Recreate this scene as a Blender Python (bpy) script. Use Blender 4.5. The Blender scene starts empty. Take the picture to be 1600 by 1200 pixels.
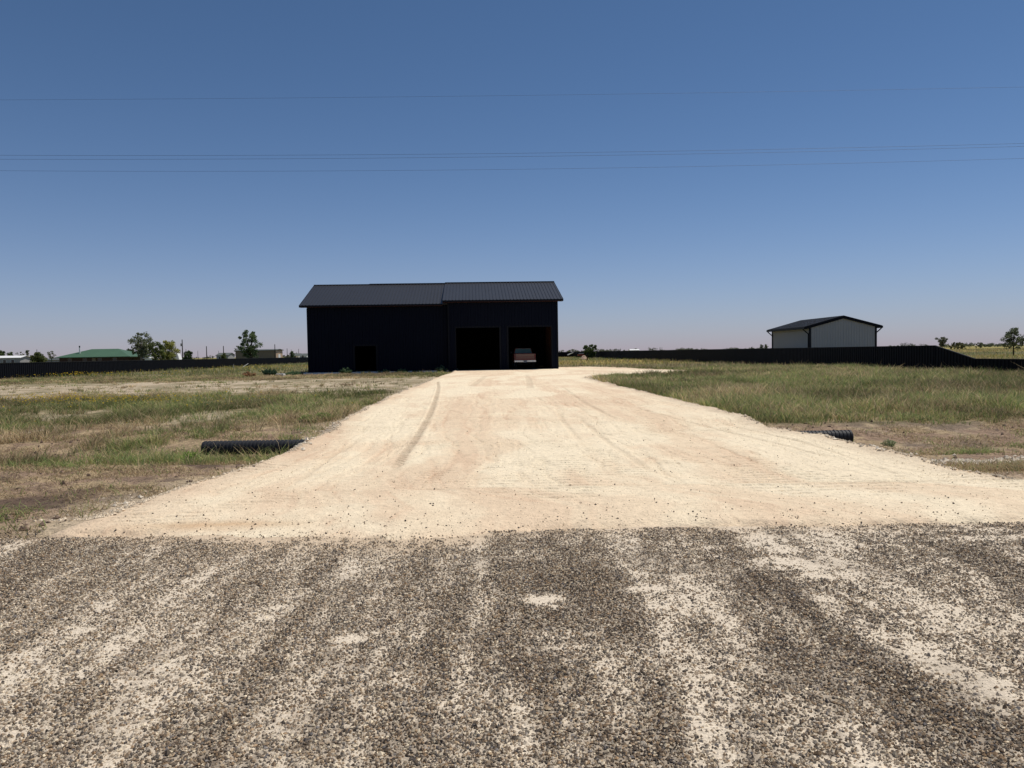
import bpy, bmesh, math, random
import numpy as np
from mathutils import Vector, Matrix

# ------------------------------------------------------------------ camera, sky, sun, exposure
scene = bpy.context.scene
col = scene.collection
F = 1180.0                       # focal length in pixels of a 1600 px wide frame
CAM_H = 1.6
cam_data = bpy.data.cameras.new('camera')
cam_data.sensor_width = 36.0
cam_data.lens = 36.0 * F / 1600.0
cam_data.clip_start = 0.05
cam_data.clip_end = 12000
cam = bpy.data.objects.new('camera', cam_data)
col.objects.link(cam)
M3 = Matrix.Rotation(math.radians(90 - 2.37), 3, 'X') @ Matrix.Rotation(math.radians(-0.93), 3, 'Z')
cam.matrix_world = Matrix.Translation((0, 0, CAM_H)) @ M3.to_4x4()
scene.camera = cam

SUN_EL, SUN_AZ = math.radians(66), math.radians(58)     # azimuth clockwise from +Y
world = bpy.data.worlds.new('World')
scene.world = world
world.use_nodes = True
wn = world.node_tree
wn.nodes.clear()
w_out = wn.nodes.new('ShaderNodeOutputWorld')
w_bg = wn.nodes.new('ShaderNodeBackground')
w_sky = wn.nodes.new('ShaderNodeTexSky')
w_sky.sky_type = 'NISHITA'
w_sky.sun_disc = False
w_sky.sun_elevation = SUN_EL
w_sky.sun_rotation = SUN_AZ
w_sky.altitude = 900
w_sky.air_density = 0.7
w_sky.dust_density = 0.0
w_sky.ozone_density = 6.0
w_bg.inputs['Strength'].default_value = 0.086
# dry hazy air low over the plain: the sky pales towards the horizon
w_tc = wn.nodes.new('ShaderNodeTexCoord'); w_sep = wn.nodes.new('ShaderNodeSeparateXYZ')
wn.links.new(w_tc.outputs['Generated'], w_sep.inputs[0])
def w_math(op, a, b=None):
    n = wn.nodes.new('ShaderNodeMath'); n.operation = op
    wn.links.new(a, n.inputs[0])
    if b is not None: n.inputs[1].default_value = b
    return n.outputs[0]
w_fac = w_math('MULTIPLY', w_math('EXPONENT', w_math('MULTIPLY', w_math('MAXIMUM', w_sep.outputs['Z'], 0.0), -12.0)), 0.9)
w_tint = wn.nodes.new('ShaderNodeVectorMath'); w_tint.operation = 'MULTIPLY'
wn.links.new(w_sky.outputs[0], w_tint.inputs[0]); w_tint.inputs[1].default_value = (0.92, 1.02, 1.01)
w_mix = wn.nodes.new('ShaderNodeMix'); w_mix.data_type = 'RGBA'
wn.links.new(w_fac, w_mix.inputs['Factor']); wn.links.new(w_tint.outputs[0], w_mix.inputs['A'])
w_mix.inputs['B'].default_value = (4.48, 3.79, 4.51, 1)
wn.links.new(w_mix.outputs['Result'], w_bg.inputs['Color'])
wn.links.new(w_bg.outputs[0], w_out.inputs['Surface'])

sun_data = bpy.data.lights.new('sun', 'SUN')
sun_data.energy = 4.2
sun_data.angle = math.radians(0.53)
sun_data.color = (1.0, 0.94, 0.86)
sun = bpy.data.objects.new('sun', sun_data)
S = Vector((math.sin(SUN_AZ) * math.cos(SUN_EL), math.cos(SUN_AZ) * math.cos(SUN_EL), math.sin(SUN_EL)))
sun.rotation_euler = S.to_track_quat('Z', 'Y').to_euler()
sun.location = (0, 0, 60)
col.objects.link(sun)

scene.view_settings.view_transform = 'Standard'
scene.view_settings.look = 'None'
scene.view_settings.exposure = 0.0
scene.view_settings.gamma = 1.0
scene.render.engine = 'CYCLES'
scene.cycles.max_bounces = 6
scene.cycles.transparent_max_bounces = 6

# ------------------------------------------------------------------ helpers: surveying
def ray(px, py):
    return M3 @ Vector(((px - 800) / F, -(py - 600) / F, -1.0))

def gnd(px, py, z=0.0):
    d = ray(px, py)
    t = (z - CAM_H) / d.z
    return Vector((d.x * t, d.y * t, z))

def at(px, py, D):
    d = ray(px, py)
    t = D / d.y
    return Vector((d.x * t, D, CAM_H + d.z * t))

# ------------------------------------------------------------------ helpers: noise
def _hash(ix, iy, seed):
    n = (ix.astype(np.int64) * 374761393 + iy.astype(np.int64) * 668265263 + seed * 1442695041) & 0xFFFFFFFF
    n = ((n ^ (n >> 13)) * 1274126177) & 0xFFFFFFFF
    n = (n ^ (n >> 16)) & 0xFFFFFFFF
    return n / 4294967295.0

def vnoise(x, y, seed=0):
    x = np.asarray(x, float); y = np.asarray(y, float)
    ix = np.floor(x); iy = np.floor(y)
    fx = x - ix; fy = y - iy
    fx = fx * fx * (3 - 2 * fx); fy = fy * fy * (3 - 2 * fy)
    a = _hash(ix, iy, seed); b = _hash(ix + 1, iy, seed)
    c = _hash(ix, iy + 1, seed); d = _hash(ix + 1, iy + 1, seed)
    return (a * (1 - fx) + b * fx) * (1 - fy) + (c * (1 - fx) + d * fx) * fy

def fbm(x, y, seed=0, octv=4):
    x = np.asarray(x, float); y = np.asarray(y, float)
    s = 0; a = 0.5; t = 0
    for k in range(octv):
        c_, s_ = math.cos(0.55 + 1.1 * k), math.sin(0.55 + 1.1 * k)
        s = s + a * vnoise((x * c_ - y * s_) * 2 ** k + 17.3 * k, (x * s_ + y * c_) * 2 ** k - 9.1 * k, seed + k)
        t += a; a *= 0.5
    return s / t

def sst(a, b, x):
    t = np.clip((np.asarray(x, float) - a) / (b - a), 0, 1)
    return t * t * (3 - 2 * t)

def mixc(c0, c1, t):
    return c0 * (1 - t[..., None]) + c1 * t[..., None]

C3 = lambda *c: np.array(c, float)

# ------------------------------------------------------------------ helpers: objects
def tag(o, label=None, cat=None, group=None, kind=None):
    if label: o['label'] = label
    if cat: o['category'] = cat
    if group: o['group'] = group
    if kind: o['kind'] = kind
    return o

def thing(name, label, cat, loc=(0, 0, 0), rz=0.0, group=None):
    o = bpy.data.objects.new(name, None)
    o.empty_display_size = 0.3
    o.location = loc
    o.rotation_euler = (0, 0, rz)
    col.objects.link(o)
    return tag(o, label, cat, group)

def npmesh(name, verts, faces, m, parent=None, cols=None, smooth=False):
    """verts (N,3); faces: list of (M,k) index arrays."""
    verts = np.asarray(verts, np.float32)
    me = bpy.data.meshes.new(name)
    me.vertices.add(len(verts))
    me.vertices.foreach_set('co', verts.ravel())
    faces = [np.asarray(f, np.int32) for f in faces if len(f)]
    loops = np.concatenate([f.ravel() for f in faces])
    tot = np.concatenate([np.full(len(f), f.shape[1], np.int32) for f in faces])
    start = np.concatenate([[0], np.cumsum(tot)[:-1]]).astype(np.int32)
    me.loops.add(len(loops))
    me.loops.foreach_set('vertex_index', loops)
    me.polygons.add(len(tot))
    me.polygons.foreach_set('loop_start', start)
    me.polygons.foreach_set('use_smooth', np.full(len(tot), smooth, bool))
    me.update(calc_edges=True)
    if cols is not None:
        a = me.color_attributes.new('Col', 'FLOAT_COLOR', 'POINT')
        c4 = np.ones((len(verts), 4), np.float32)
        c4[:, :3] = cols
        a.data.foreach_set('color', c4.ravel())
    me.materials.append(m)
    o = bpy.data.objects.new(name, me)
    col.objects.link(o)
    if parent is not None: o.parent = parent
    return o

class MB:
    """collects simple solids into one mesh"""
    def __init__(s): s.v = []; s.f = []
    def quad(s, a, b, c, d):
        n = len(s.v); s.v += [tuple(a), tuple(b), tuple(c), tuple(d)]; s.f.append((n, n + 1, n + 2, n + 3))
    def poly(s, pts):
        n = len(s.v); s.v += [tuple(p) for p in pts]; s.f.append(tuple(range(n, n + len(pts))))
    def hexa(s, p):
        """p: 8 points, bottom ring 0-3 (ccw), top ring 4-7"""
        n = len(s.v); s.v += [tuple(q) for q in p]
        for f in ((3, 2, 1, 0), (4, 5, 6, 7), (0, 1, 5, 4), (1, 2, 6, 5), (2, 3, 7, 6), (3, 0, 4, 7)):
            s.f.append(tuple(n + i for i in f))
    def box(s, x0, x1, y0, y1, z0, z1):
        s.hexa([(x0, y0, z0), (x1, y0, z0), (x1, y1, z0), (x0, y1, z0), (x0, y0, z1), (x1, y0, z1), (x1, y1, z1), (x0, y1, z1)])
    def bar(s, a, b, w, h=None):
        a = Vector(a); b = Vector(b); h = h or w
        d = (b - a).normalized()
        up = Vector((0, 0, 1)) if abs(d.z) < 0.95 else Vector((0, 1, 0))
        u = d.cross(up).normalized() * w / 2; v = u.cross(d).normalized() * h / 2
        s.hexa([a - u - v, a + u - v, a + u + v, a - u + v, b - u - v, b + u - v, b + u + v, b - u + v])
    def tube(s, pts, rad, k=8, cap=True):
        pts = [Vector(p) for p in pts]
        n0 = len(s.v)
        for i, p in enumerate(pts):
            d = (pts[min(i + 1, len(pts) - 1)] - pts[max(i - 1, 0)]).normalized()
            up = Vector((0, 0, 1)) if abs(d.z) < 0.9 else Vector((1, 0, 0))
            u = d.cross(up).normalized(); v = u.cross(d).normalized()
            r = rad[i] if hasattr(rad, '__len__') else rad
            for j in range(k):
                a = 2 * math.pi * j / k
                s.v.append(tuple(p + u * math.cos(a) * r + v * math.sin(a) * r))
        for i in range(len(pts) - 1):
            for j in range(k):
                a = n0 + i * k + j; b = n0 + i * k + (j + 1) % k
                s.f.append((a, b, b + k, a + k))
        if cap:
            s.f.append(tuple(n0 + j for j in range(k - 1, -1, -1)))
            e = n0 + (len(pts) - 1) * k
            s.f.append(tuple(e + j for j in range(k)))
    def build(s, name, m, parent=None, smooth=False, bevel=0):
        me = bpy.data.meshes.new(name)
        me.from_pydata(s.v, [], s.f)
        me.update()
        bm = bmesh.new(); bm.from_mesh(me)
        if bevel:
            bmesh.ops.remove_doubles(bm, verts=bm.verts, dist=1e-5)
            bmesh.ops.bevel(bm, geom=list(bm.edges), offset=bevel, segments=2, affect='EDGES', clamp_overlap=True)
        bmesh.ops.recalc_face_normals(bm, faces=bm.faces)
        bm.to_mesh(me); bm.free()
        if smooth:
            me.polygons.foreach_set('use_smooth', [True] * len(me.polygons))
        me.materials.append(m)
        o = bpy.data.objects.new(name, me)
        col.objects.link(o)
        if parent is not None: o.parent = parent
        return o

# ------------------------------------------------------------------ materials
def mat(name, rgb, rough=0.6, metal=0.0, spec=0.4, var=0.15, scale=3.0, bump=0.0, bscale=40.0, coords='Object'):
    """plain coloured surface with procedural mottling and optional bump"""
    m = bpy.data.materials.new(name); m.use_nodes = True
    nt = m.node_tree; b = nt.nodes['Principled BSDF']
    b.inputs['Roughness'].default_value = rough
    b.inputs['Metallic'].default_value = metal
    b.inputs['Specular IOR Level'].default_value = spec
    tc = nt.nodes.new('ShaderNodeTexCoord')
    no = nt.nodes.new('ShaderNodeTexNoise')
    no.inputs['Scale'].default_value = scale; no.inputs['Detail'].default_value = 6
    nt.links.new(tc.outputs[coords], no.inputs['Vector'])
    mx = nt.nodes.new('ShaderNodeMix'); mx.data_type = 'RGBA'
    mx.inputs['A'].default_value = (*[c * (1 - var) for c in rgb], 1)
    mx.inputs['B'].default_value = (*[min(1, c * (1 + var)) for c in rgb], 1)
    nt.links.new(no.outputs['Fac'], mx.inputs['Factor'])
    nt.links.new(mx.outputs['Result'], b.inputs['Base Color'])
    if bump:
        n2 = nt.nodes.new('ShaderNodeTexNoise'); n2.inputs['Scale'].default_value = bscale; n2.inputs['Detail'].default_value = 4
        nt.links.new(tc.outputs[coords], n2.inputs['Vector'])
        bp = nt.nodes.new('ShaderNodeBump'); bp.inputs['Strength'].default_value = bump; bp.inputs['Distance'].default_value = 0.02
        nt.links.new(n2.outputs['Fac'], bp.inputs['Height'])
        nt.links.new(bp.outputs[0], b.inputs['Normal'])
    return m

def colmat(name, rough=0.9, spec=0.15, fine=None, bump=None, transl=0.0):
    """surface whose own colour is stored per vertex, with fine procedural grain"""
    m = bpy.data.materials.new(name); m.use_nodes = True
    nt = m.node_tree; b = nt.nodes['Principled BSDF']
    b.inputs['Roughness'].default_value = rough
    b.inputs['Specular IOR Level'].default_value = spec
    at_ = nt.nodes.new('ShaderNodeAttribute'); at_.attribute_name = 'Col'
    cur = at_.outputs['Color']
    tc = nt.nodes.new('ShaderNodeTexCoord')
    for (scale, amp, det) in (fine or []):
        no = nt.nodes.new('ShaderNodeTexNoise'); no.inputs['Scale'].default_value = scale; no.inputs['Detail'].default_value = det
        no.inputs['Roughness'].default_value = 0.65
        nt.links.new(tc.outputs['Object'], no.inputs['Vector'])
        mr = nt.nodes.new('ShaderNodeMapRange')
        mr.inputs['From Min'].default_value = 0.3; mr.inputs['From Max'].default_value = 0.7
        mr.inputs['To Min'].default_value = 1 - amp; mr.inputs['To Max'].default_value = 1 + amp
        nt.links.new(no.outputs['Fac'], mr.inputs['Value'])
        vm = nt.nodes.new('ShaderNodeVectorMath'); vm.operation = 'SCALE'
        nt.links.new(cur, vm.inputs[0]); nt.links.new(mr.outputs[0], vm.inputs['Scale'])
        cur = vm.outputs[0]
    nt.links.new(cur, b.inputs['Base Color'])
    h = None
    for (scale, dist, st) in (bump or []):
        no = nt.nodes.new('ShaderNodeTexNoise'); no.inputs['Scale'].default_value = scale; no.inputs['Detail'].default_value = 5
        nt.links.new(tc.outputs['Object'], no.inputs['Vector'])
        bp = nt.nodes.new('ShaderNodeBump'); bp.inputs['Strength'].default_value = st; bp.inputs['Distance'].default_value = dist
        nt.links.new(no.outputs['Fac'], bp.inputs['Height'])
        if h is not None: nt.links.new(h, bp.inputs['Normal'])
        h = bp.outputs[0]
    if h is not None: nt.links.new(h, b.inputs['Normal'])
    if transl:
        tr = nt.nodes.new('ShaderNodeBsdfTranslucent')
        nt.links.new(cur, tr.inputs['Color'])
        ms = nt.nodes.new('ShaderNodeMixShader'); ms.inputs[0].default_value = transl
        out = nt.nodes['Material Output']
        nt.links.new(b.outputs[0], ms.inputs[1]); nt.links.new(tr.outputs[0], ms.inputs[2])
        nt.links.new(ms.outputs[0], out.inputs['Surface'])
    return m

M = {}
M['navy'] = mat('navy_steel', (0.0024, 0.0045, 0.0125), 0.5, 0, 0.08, 0.2, 0.6)
M['roof'] = mat('charcoal_roof', (0.024, 0.025, 0.029), 0.42, 0, 0.35, 0.15, 0.5)
M['trim'] = mat('dark_trim', (0.0045, 0.006, 0.010), 0.5, 0, 0.12, 0.2, 1)
M['wood'] = mat('framing_wood', (0.06, 0.026, 0.016), 0.8, 0, 0.1, 0.3, 2, 0.3)
M['soffit'] = mat('red_soffit', (0.032, 0.012, 0.010), 0.7, 0, 0.2, 0.2, 2)
M['inside'] = mat('shade_dark_liner', (0.004, 0.004, 0.004), 0.9, 0, 0.05, 0.2, 2)  # near-black so that the bays' shade sits in the colour
M['concrete'] = mat('concrete', (0.72, 0.71, 0.68), 0.85, 0, 0.2, 0.12, 4, 0.3)
M['fence'] = mat('black_fence_steel', (0.0045, 0.005, 0.0075), 0.5, 0, 0.10, 0.25, 0.7)
M['fence_rail'] = mat('fence_cap', (0.02, 0.02, 0.02), 0.6, 0, 0.15, 0.2, 1)
M['shed_wall'] = mat('pale_steel', (0.35, 0.362, 0.36), 0.5, 0, 0.3, 0.06, 0.6)
M['black'] = mat('black_plastic', (0.016, 0.017, 0.021), 0.45, 0, 0.4, 0.2, 3, 0.1)
M['pipe'] = mat('weathered_plastic', (0.022, 0.024, 0.029), 0.6, 0, 0.22, 0.35, 5, 0.15)
M['green_roof'] = mat('green_roof', (0.062, 0.125, 0.070), 0.5, 0, 0.35, 0.15, 0.4)
M['brick'] = mat('brown_brick', (0.075, 0.045, 0.035), 0.85, 0, 0.2, 0.3, 1.5)
M['white'] = mat('white_paint', (0.78, 0.78, 0.76), 0.5, 0, 0.3, 0.06, 1)
M['grey_wall'] = mat('grey_wall', (0.33, 0.32, 0.31), 0.7, 0, 0.2, 0.12, 1)
M['tan_wall'] = mat('tan_wall', (0.24, 0.19, 0.13), 0.8, 0, 0.2, 0.12, 0.6)
M['tan_sunlit'] = mat('tan_sunlit_copy', (0.50, 0.36, 0.25), 0.8, 0, 0.2, 0.12, 0.6)  # lighter copy of the tan wall, sunlight put into the colour
M['grey_roof'] = mat('grey_roof', (0.10, 0.11, 0.10), 0.6, 0, 0.3, 0.15, 0.6)
M['glass'] = mat('window_glass', (0.02, 0.025, 0.03), 0.08, 0, 0.5, 0.1, 1)
M['pole'] = mat('weathered_pole', (0.055, 0.045, 0.040), 0.9, 0, 0.1, 0.25, 2)
M['bark'] = mat('bark', (0.10, 0.08, 0.06), 0.9, 0, 0.1, 0.3, 4, 0.5)
M['bark_pale'] = mat('pale_bark', (0.24, 0.21, 0.17), 0.9, 0, 0.1, 0.3, 4, 0.5)
M['bark_dark'] = mat('dark_bark', (0.035, 0.026, 0.02), 0.9, 0, 0.1, 0.3, 4, 0.5)
M['maroon'] = mat('maroon_paint', (0.27, 0.055, 0.038), 0.3, 0, 0.5, 0.08, 2)
M['tan_paint'] = mat('tan_paint', (0.34, 0.17, 0.11), 0.35, 0, 0.5, 0.08, 2)
M['chrome'] = mat('chrome_bumper', (0.72, 0.72, 0.72), 0.28, 0.6, 0.5, 0.05, 2)
M['cabglass'] = mat('glass_teal_reflection', (0.22, 0.37, 0.37), 0.06, 0, 0.6, 0.05, 1)  # teal base colour is a painted reflection on the rear window
M['rubber'] = mat('tyre_rubber', (0.02, 0.02, 0.02), 0.85, 0, 0.2, 0.2, 4)
M['redlens'] = mat('red_lens', (0.25, 0.012, 0.010), 0.25, 0, 0.5, 0.1, 4)
M['plate'] = mat('licence_plate', (0.30, 0.31, 0.33), 0.5, 0, 0.4, 0.1, 4)
M['wire'] = mat('cable', (0.04, 0.075, 0.15), 0.5, 0, 0.3, 0.1, 1)
M['rust'] = mat('rusty_steel', (0.06, 0.028, 0.016), 0.8, 0.2, 0.2, 0.3, 5)
M['ground'] = colmat('prairie_ground', 0.95, 0.1, [(2.5, 0.22, 6), (11, 0.30, 6), (45, 0.28, 4)], [(5, 0.16, 0.8), (25, 0.05, 0.9)])
M['stone'] = colmat('stone', 0.85, 0.25, [(60, 0.15, 3)])
M['blade'] = colmat('grass_blade', 0.75, 0.15, None, None, 0.42)
M['leaf'] = colmat('leaf', 0.7, 0.2, None, None, 0.40)

# ------------------------------------------------------------------ site plan
# driveway edges, surveyed as ground points
def _edge(pts):
    q = sorted([(gnd(x, y, 0.05).y, gnd(x, y, 0.05).x) for x, y in pts])
    return np.array(q)
EL = _edge([(78, 832), (150, 806), (230, 782), (330, 752), (400, 733), (490, 690), (545, 652), (610, 620), (655, 602), (690, 588), (704, 584)])
ER = _edge([(1600, 748), (1520, 735), (1440, 716), (1312, 691), (1222, 675), (1160, 652), (1050, 625), (960, 603), (918, 592)])
ER = np.array([r for r in ER] + [(47, 5.4), (48.5, 8.5), (50.5, 11.5), (55, 12.8), (60, 11.0), (66, 10.0), (71, 8.5), (74, 7.0)])
ER = ER[np.argsort(ER[:, 0])]
EL[:, 1] -= 0.22 * (1 - sst(8.5, 12, EL[:, 0]))
EL = np.vstack([[6.0, EL[0, 1] - 0.5], EL, [75, -5.6]])
ER = np.vstack([[7.6, 9.6], [8.6, 7.3], ER]) if ER[0, 0] > 8.6 else np.vstack([[6.0, ER[0, 1] + 3], ER])
YE = np.array([(gnd(x, y).x, gnd(x, y).y) for x, y in [(-120, 838), (75, 836), (200, 838), (420, 846), (600, 850), (700, 846), (800, 832), (900, 822), (1100, 818), (1300, 819), (1600, 812), (1800, 808)]])

def drive_xl(y):
    return np.interp(y, EL[:, 0], EL[:, 1]) + 0.28 * (fbm(y * 0.9, y * 0 + 3, 5, 3) - 0.5) + 0.10 * (fbm(y * 4, y * 0 + 8, 6, 2) - 0.5)
def drive_xr(y):
    return np.interp(y, ER[:, 0], ER[:, 1]) + 0.35 * (fbm(y * 0.9, y * 0 + 13, 7, 3) - 0.5) + 0.12 * (fbm(y * 4, y * 0 + 18, 8, 2) - 0.5)
def road_edge(x):                              # where loose caliche ends on the chip-seal road
    return np.interp(x, YE[:, 0], YE[:, 1]) + 0.30 * (fbm(np.asarray(x) * 1.6, np.asarray(x) * 0, 31, 5) - 0.5)

def inside_drive(x, y):
    """signed distance-like: positive inside the driveway (metres)"""
    e = np.minimum(x - drive_xl(y), drive_xr(y) - x)
    e = np.minimum(e, y - 6.4)
    return np.minimum(e, 73.5 - y)

def ditch(x, y):
    return np.exp(-((y - 14.0) / 2.1) ** 2) * (1 - 0.4 * sst(40, 120, np.abs(x)))

def drive_z(x, y):
    e = np.minimum(x - drive_xl(y), drive_xr(y) - x)
    top = 0.015 + 0.085 * sst(7.0, 12.0, y) + 0.02 * (fbm(x * 0.7, y * 0.5, 41, 3) - 0.5)
    q = y - road_edge(x) + 0.25 * (fbm(x * 4, y * 4, 42, 3) - 0.5)
    top = top * sst(0.0, 1.2, q) + 0.012 * sst(0.0, 0.5, q) - 0.10 * (1 - sst(-0.12, 0.22, q))
    rag = 0.05 * (fbm(x * 3, y * 3, 43, 4) - 0.5)
    rough = 0.010 * (fbm(x * 5, y * 5, 44, 3) - 0.5) + 0.014 * (fbm(x * 1.3, y * 2.6, 46, 3) - 0.5) * sst(7, 9, y)
    edge = sst(-0.8, 0.25, e + rag * 3)
    z = top * edge - (0.42 * (1 - edge)) + rough
    # windrow of loose rock left by the grader along the margin
    z = z + 0.045 * np.exp(-((e - 0.15) / 0.16) ** 2) * sst(8.5, 11, y) * (0.4 + fbm(x * 2, y * 2, 45, 3))
    return z

def terrain_z(x, y):
    z = 0.10 * (fbm(x * 0.13, y * 0.13, 11, 3) - 0.5) + 0.05 * (fbm(x * 0.9, y * 0.9, 12, 3) - 0.5)
    lump = sst(7.2, 8.5, y) * (1 - sst(16, 20, y))
    z = z + lump * 0.10 * (fbm(x * 2.2, y * 2.2, 13, 4) - 0.5)
    z = z - 0.30 * ditch(x, y) - 0.02 * sst(6.5, 7.5, y) * (1 - sst(20, 30, y))
    z = z - 0.12 * sst(62.5, 64.5, y - 0.05 * (x + 18)) * (1 - sst(80, 82, y)) * sst(-21, -19, x) * (1 - sst(-6.5, -5.5, x))
    ins = inside_drive(x, y)
    z = z - 0.30 * sst(0.1, 0.7, ins)
    z = np.where(y < 7.0, np.minimum(z, -0.06 - 0.1 * sst(0, 0.3, 6.75 - y)), z)
    return z

# plant cover and ground colour -------------------------------------------------
def zones(x, y):
    """green cover, dry cover, bare soil, sand weights in 0..1"""
    n1 = fbm(x * 0.22, y * 0.22, 21, 4); n2 = fbm(x * 0.9, y * 0.9, 22, 4); n3 = fbm(x * 0.06, y * 0.10, 23, 3)
    ins = inside_drive(x, y)
    left = x < 0
    # left side
    yy = y + 3.0 * (n1 - 0.5) - 0.10 * np.clip(x + 12, -30, 30) * sst(24, 34, y)
    gl = 0.06 + 0.75 * sst(0.52, 0.62, n2) * sst(11.8, 13.6, y) * sst(-12, -8.5, x + 0.35 * y) + 0.60 * sst(17, 21, yy) * sst(0.36, 0.50, n2)
    gl = np.maximum(gl, 0.75 * sst(-7.5, -6.0, x) * np.exp(-((y - 13.1) / 0.75) ** 2))
    gl = np.maximum(gl, 0.8 * np.exp(-((x + 5.0) / 1.2) ** 2 - ((y - 18.8) / 1.6) ** 2))
    gl = gl * (1 - 0.92 * sst(30, 34, yy) * (1 - sst(50, 56, yy)))
    gl = np.clip(gl + 0.45 * sst(52, 58, yy), 0, 1)
    soil_l = (1 - sst(17, 20, yy))
    sand_l = sst(30, 34, yy) * (1 - sst(50, 56, yy)) * (0.25 + 0.75 * sst(0.38, 0.56, n2)) + 0.5 * sst(0.55, 0.66, n1) * sst(15, 18, y) * (1 - sst(22, 26, y))
    # right side
    yr = y + 1.6 * (n1 - 0.5)
    gr = sst(16.3, 17.8, yr) * (0.80 + 0.2 * n2)
    gr = np.where((y > 60), 0.75, gr)
    soil_r = 1 - sst(16.2, 17.6, yr)
    sand_r = 0.25 * sst(0.5, 0.62, n2) * soil_r
    g = np.where(left, gl, gr); s = np.where(left, soil_l, soil_r); d = np.where(left, sand_l, sand_r)
    # spur of caliche thinning out to the right of the pad
    spur = np.exp(-((y - 52.5 - 0.12 * (x - 12)) / 1.8) ** 2) * sst(4, 8, x) * (1 - sst(15, 20, x))
    d = np.maximum(d, spur); g = g * (1 - 0.85 * spur)
    g = g * (1 - sst(-0.35, 0.15, ins))
    slabf = sst(63.6, 64.6, y - 0.05 * (x + 18)) * (1 - sst(67, 68, y)) * (x > -19.5) * (x < -5)
    g = g * (1 - 0.9 * slabf)
    margin = np.exp(-(np.clip(-ins, 0, 9) / 0.5) ** 2)
    d = np.maximum(d, margin * 0.7)
    return np.clip(g, 0, 1), np.clip(s, 0, 1), np.clip(d, 0, 1), n1, n2, n3

SOIL = C3(0.285, 0.200, 0.140); SOILD = C3(0.125, 0.086, 0.064); THATCH = C3(0.38, 0.29, 0.175)
SAND = C3(0.50, 0.41, 0.29); UNDER = C3(0.155, 0.140, 0.070); FIELD = C3(0.33, 0.26, 0.085); OLIVE = C3(0.15, 0.155, 0.070)

def ground_col(x, y):
    g, s, d, n1, n2, n3 = zones(x, y)
    n4 = fbm(x * 3.1, y * 3.1, 27, 3)
    soil = mixc(SOIL, SOILD, sst(0.52, 0.68, n2))
    soil = mixc(soil, THATCH, sst(0.50, 0.62, n4) * 0.8)
    under = mixc(UNDER, THATCH, sst(0.45, 0.65, n4) * 0.6)
    c = mixc(under, soil, s * (1 - 0.6 * g))
    c = mixc(c, SAND, np.clip(d, 0, 1))
    far = sst(60, 110, y)
    stripe = fbm(x * 0.010, y * 0.045, 28, 3)
    fld = mixc(FIELD, OLIVE, sst(0.42, 0.6, stripe))
    return mixc(c, fld, far)

# ------------------------------------------------------------------ structure: ground
def axis(lo, hi, fine_lo, fine_hi, step, growth=1.07, maxstep=400):
    a = list(np.arange(fine_lo, fine_hi + 1e-6, step))
    s = step; p = a[-1]
    while p < hi:
        s = min(s * growth, maxstep); p += s; a.append(p)
    s = step; p = a[0]; pre = []
    while p > lo:
        s = min(s * growth, maxstep); p -= s; pre.append(p)
    return np.array(pre[::-1] + a)

def grid_faces(nx, ny):
    i = np.arange(nx - 1); j = np.arange(ny - 1)
    I, J = np.meshgrid(i, j, indexing='ij')
    a = (I * ny + J).ravel()
    return np.stack([a, a + ny, a + ny + 1, a + 1], 1)

xs = axis(-6500, 6500, -13, 15, 0.10, 1.06, 300)
ys = axis(-400, 7000, 6.0, 22, 0.09, 1.03, 300)
X, Y = np.meshgrid(xs, ys, indexing='ij')
Z = terrain_z(X, Y)
Z = Z * (1 - sst(300, 900, np.hypot(X, Y)))
o = npmesh('ground', np.stack([X, Y, Z], -1).reshape(-1, 3), [grid_faces(len(xs), len(ys))], M['ground'],
           cols=ground_col(X, Y).reshape(-1, 3), smooth=True)
tag(o, 'prairie ground of brown soil, pale sand and grass reaching the horizon', 'ground', kind='structure')

# ------------------------------------------------------------------ structure: road
DUST_SPOTS = [(850, 937, .13, .10, 1.0), (868, 946, .10, .06, .8), (1015, 920, .13, .08, 1.0), (1003, 926, .07, .05, .8), (1028, 951, .10, .05, .8),
              (1230, 880, .30, .22, 1.0), (1255, 888, .2, .1, .9), (1185, 838, .20, .45, 1.0), (1210, 858, .22, .25, .9), (1280, 900, .22, .12, .9), (1160, 822, .25, .25, .9), (1100, 857, .15, .1, .7), (1125, 868, .1, .06, .6),
              (295, 908, .13, .05, 1.0), (250, 940, .08, .05, .8), (430, 950, .08, .05, .9), (415, 967, .07, .04, .8), (365, 987, .07, .06, .7),
              (550, 1000, .11, .06, 1.0), (580, 989, .07, .03, .9), (215, 1066, .11, .07, 1.0), (250, 1045, .11, .08, 1.0), (280, 1030, .10, .07, .95), (200, 1000, .10, .07, .6), (130, 985, .16, .15, .6),
              (525, 905, .12, .3, .5), (60, 1060, .25, .2, .65), (100, 1035, .3, .2, .5), (810, 865, .30, .30, .45), (1445, 1020, .16, .2, .75), (1390, 1000, .2, .2, .6), (1370, 940, .25, .3, .5), (1320, 930, .2, .25, .5), (1560, 1080, .2, .3, .7), (1500, 1050, .2, .25, .6),
              (590, 1060, .15, .1, .5), (640, 1065, .12, .1, .5), (880, 1010, .3, .35, .35), (740, 1070, .18, .2, .35), (1000, 1030, .5, .4, .35), (1590, 840, .8, .12, .9), (1450, 830, 1.2, .14, .55)]
DS = [(gnd(a, b).x, gnd(a, b).y, c, d, w) for a, b, c, d, w in DUST_SPOTS]

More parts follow.
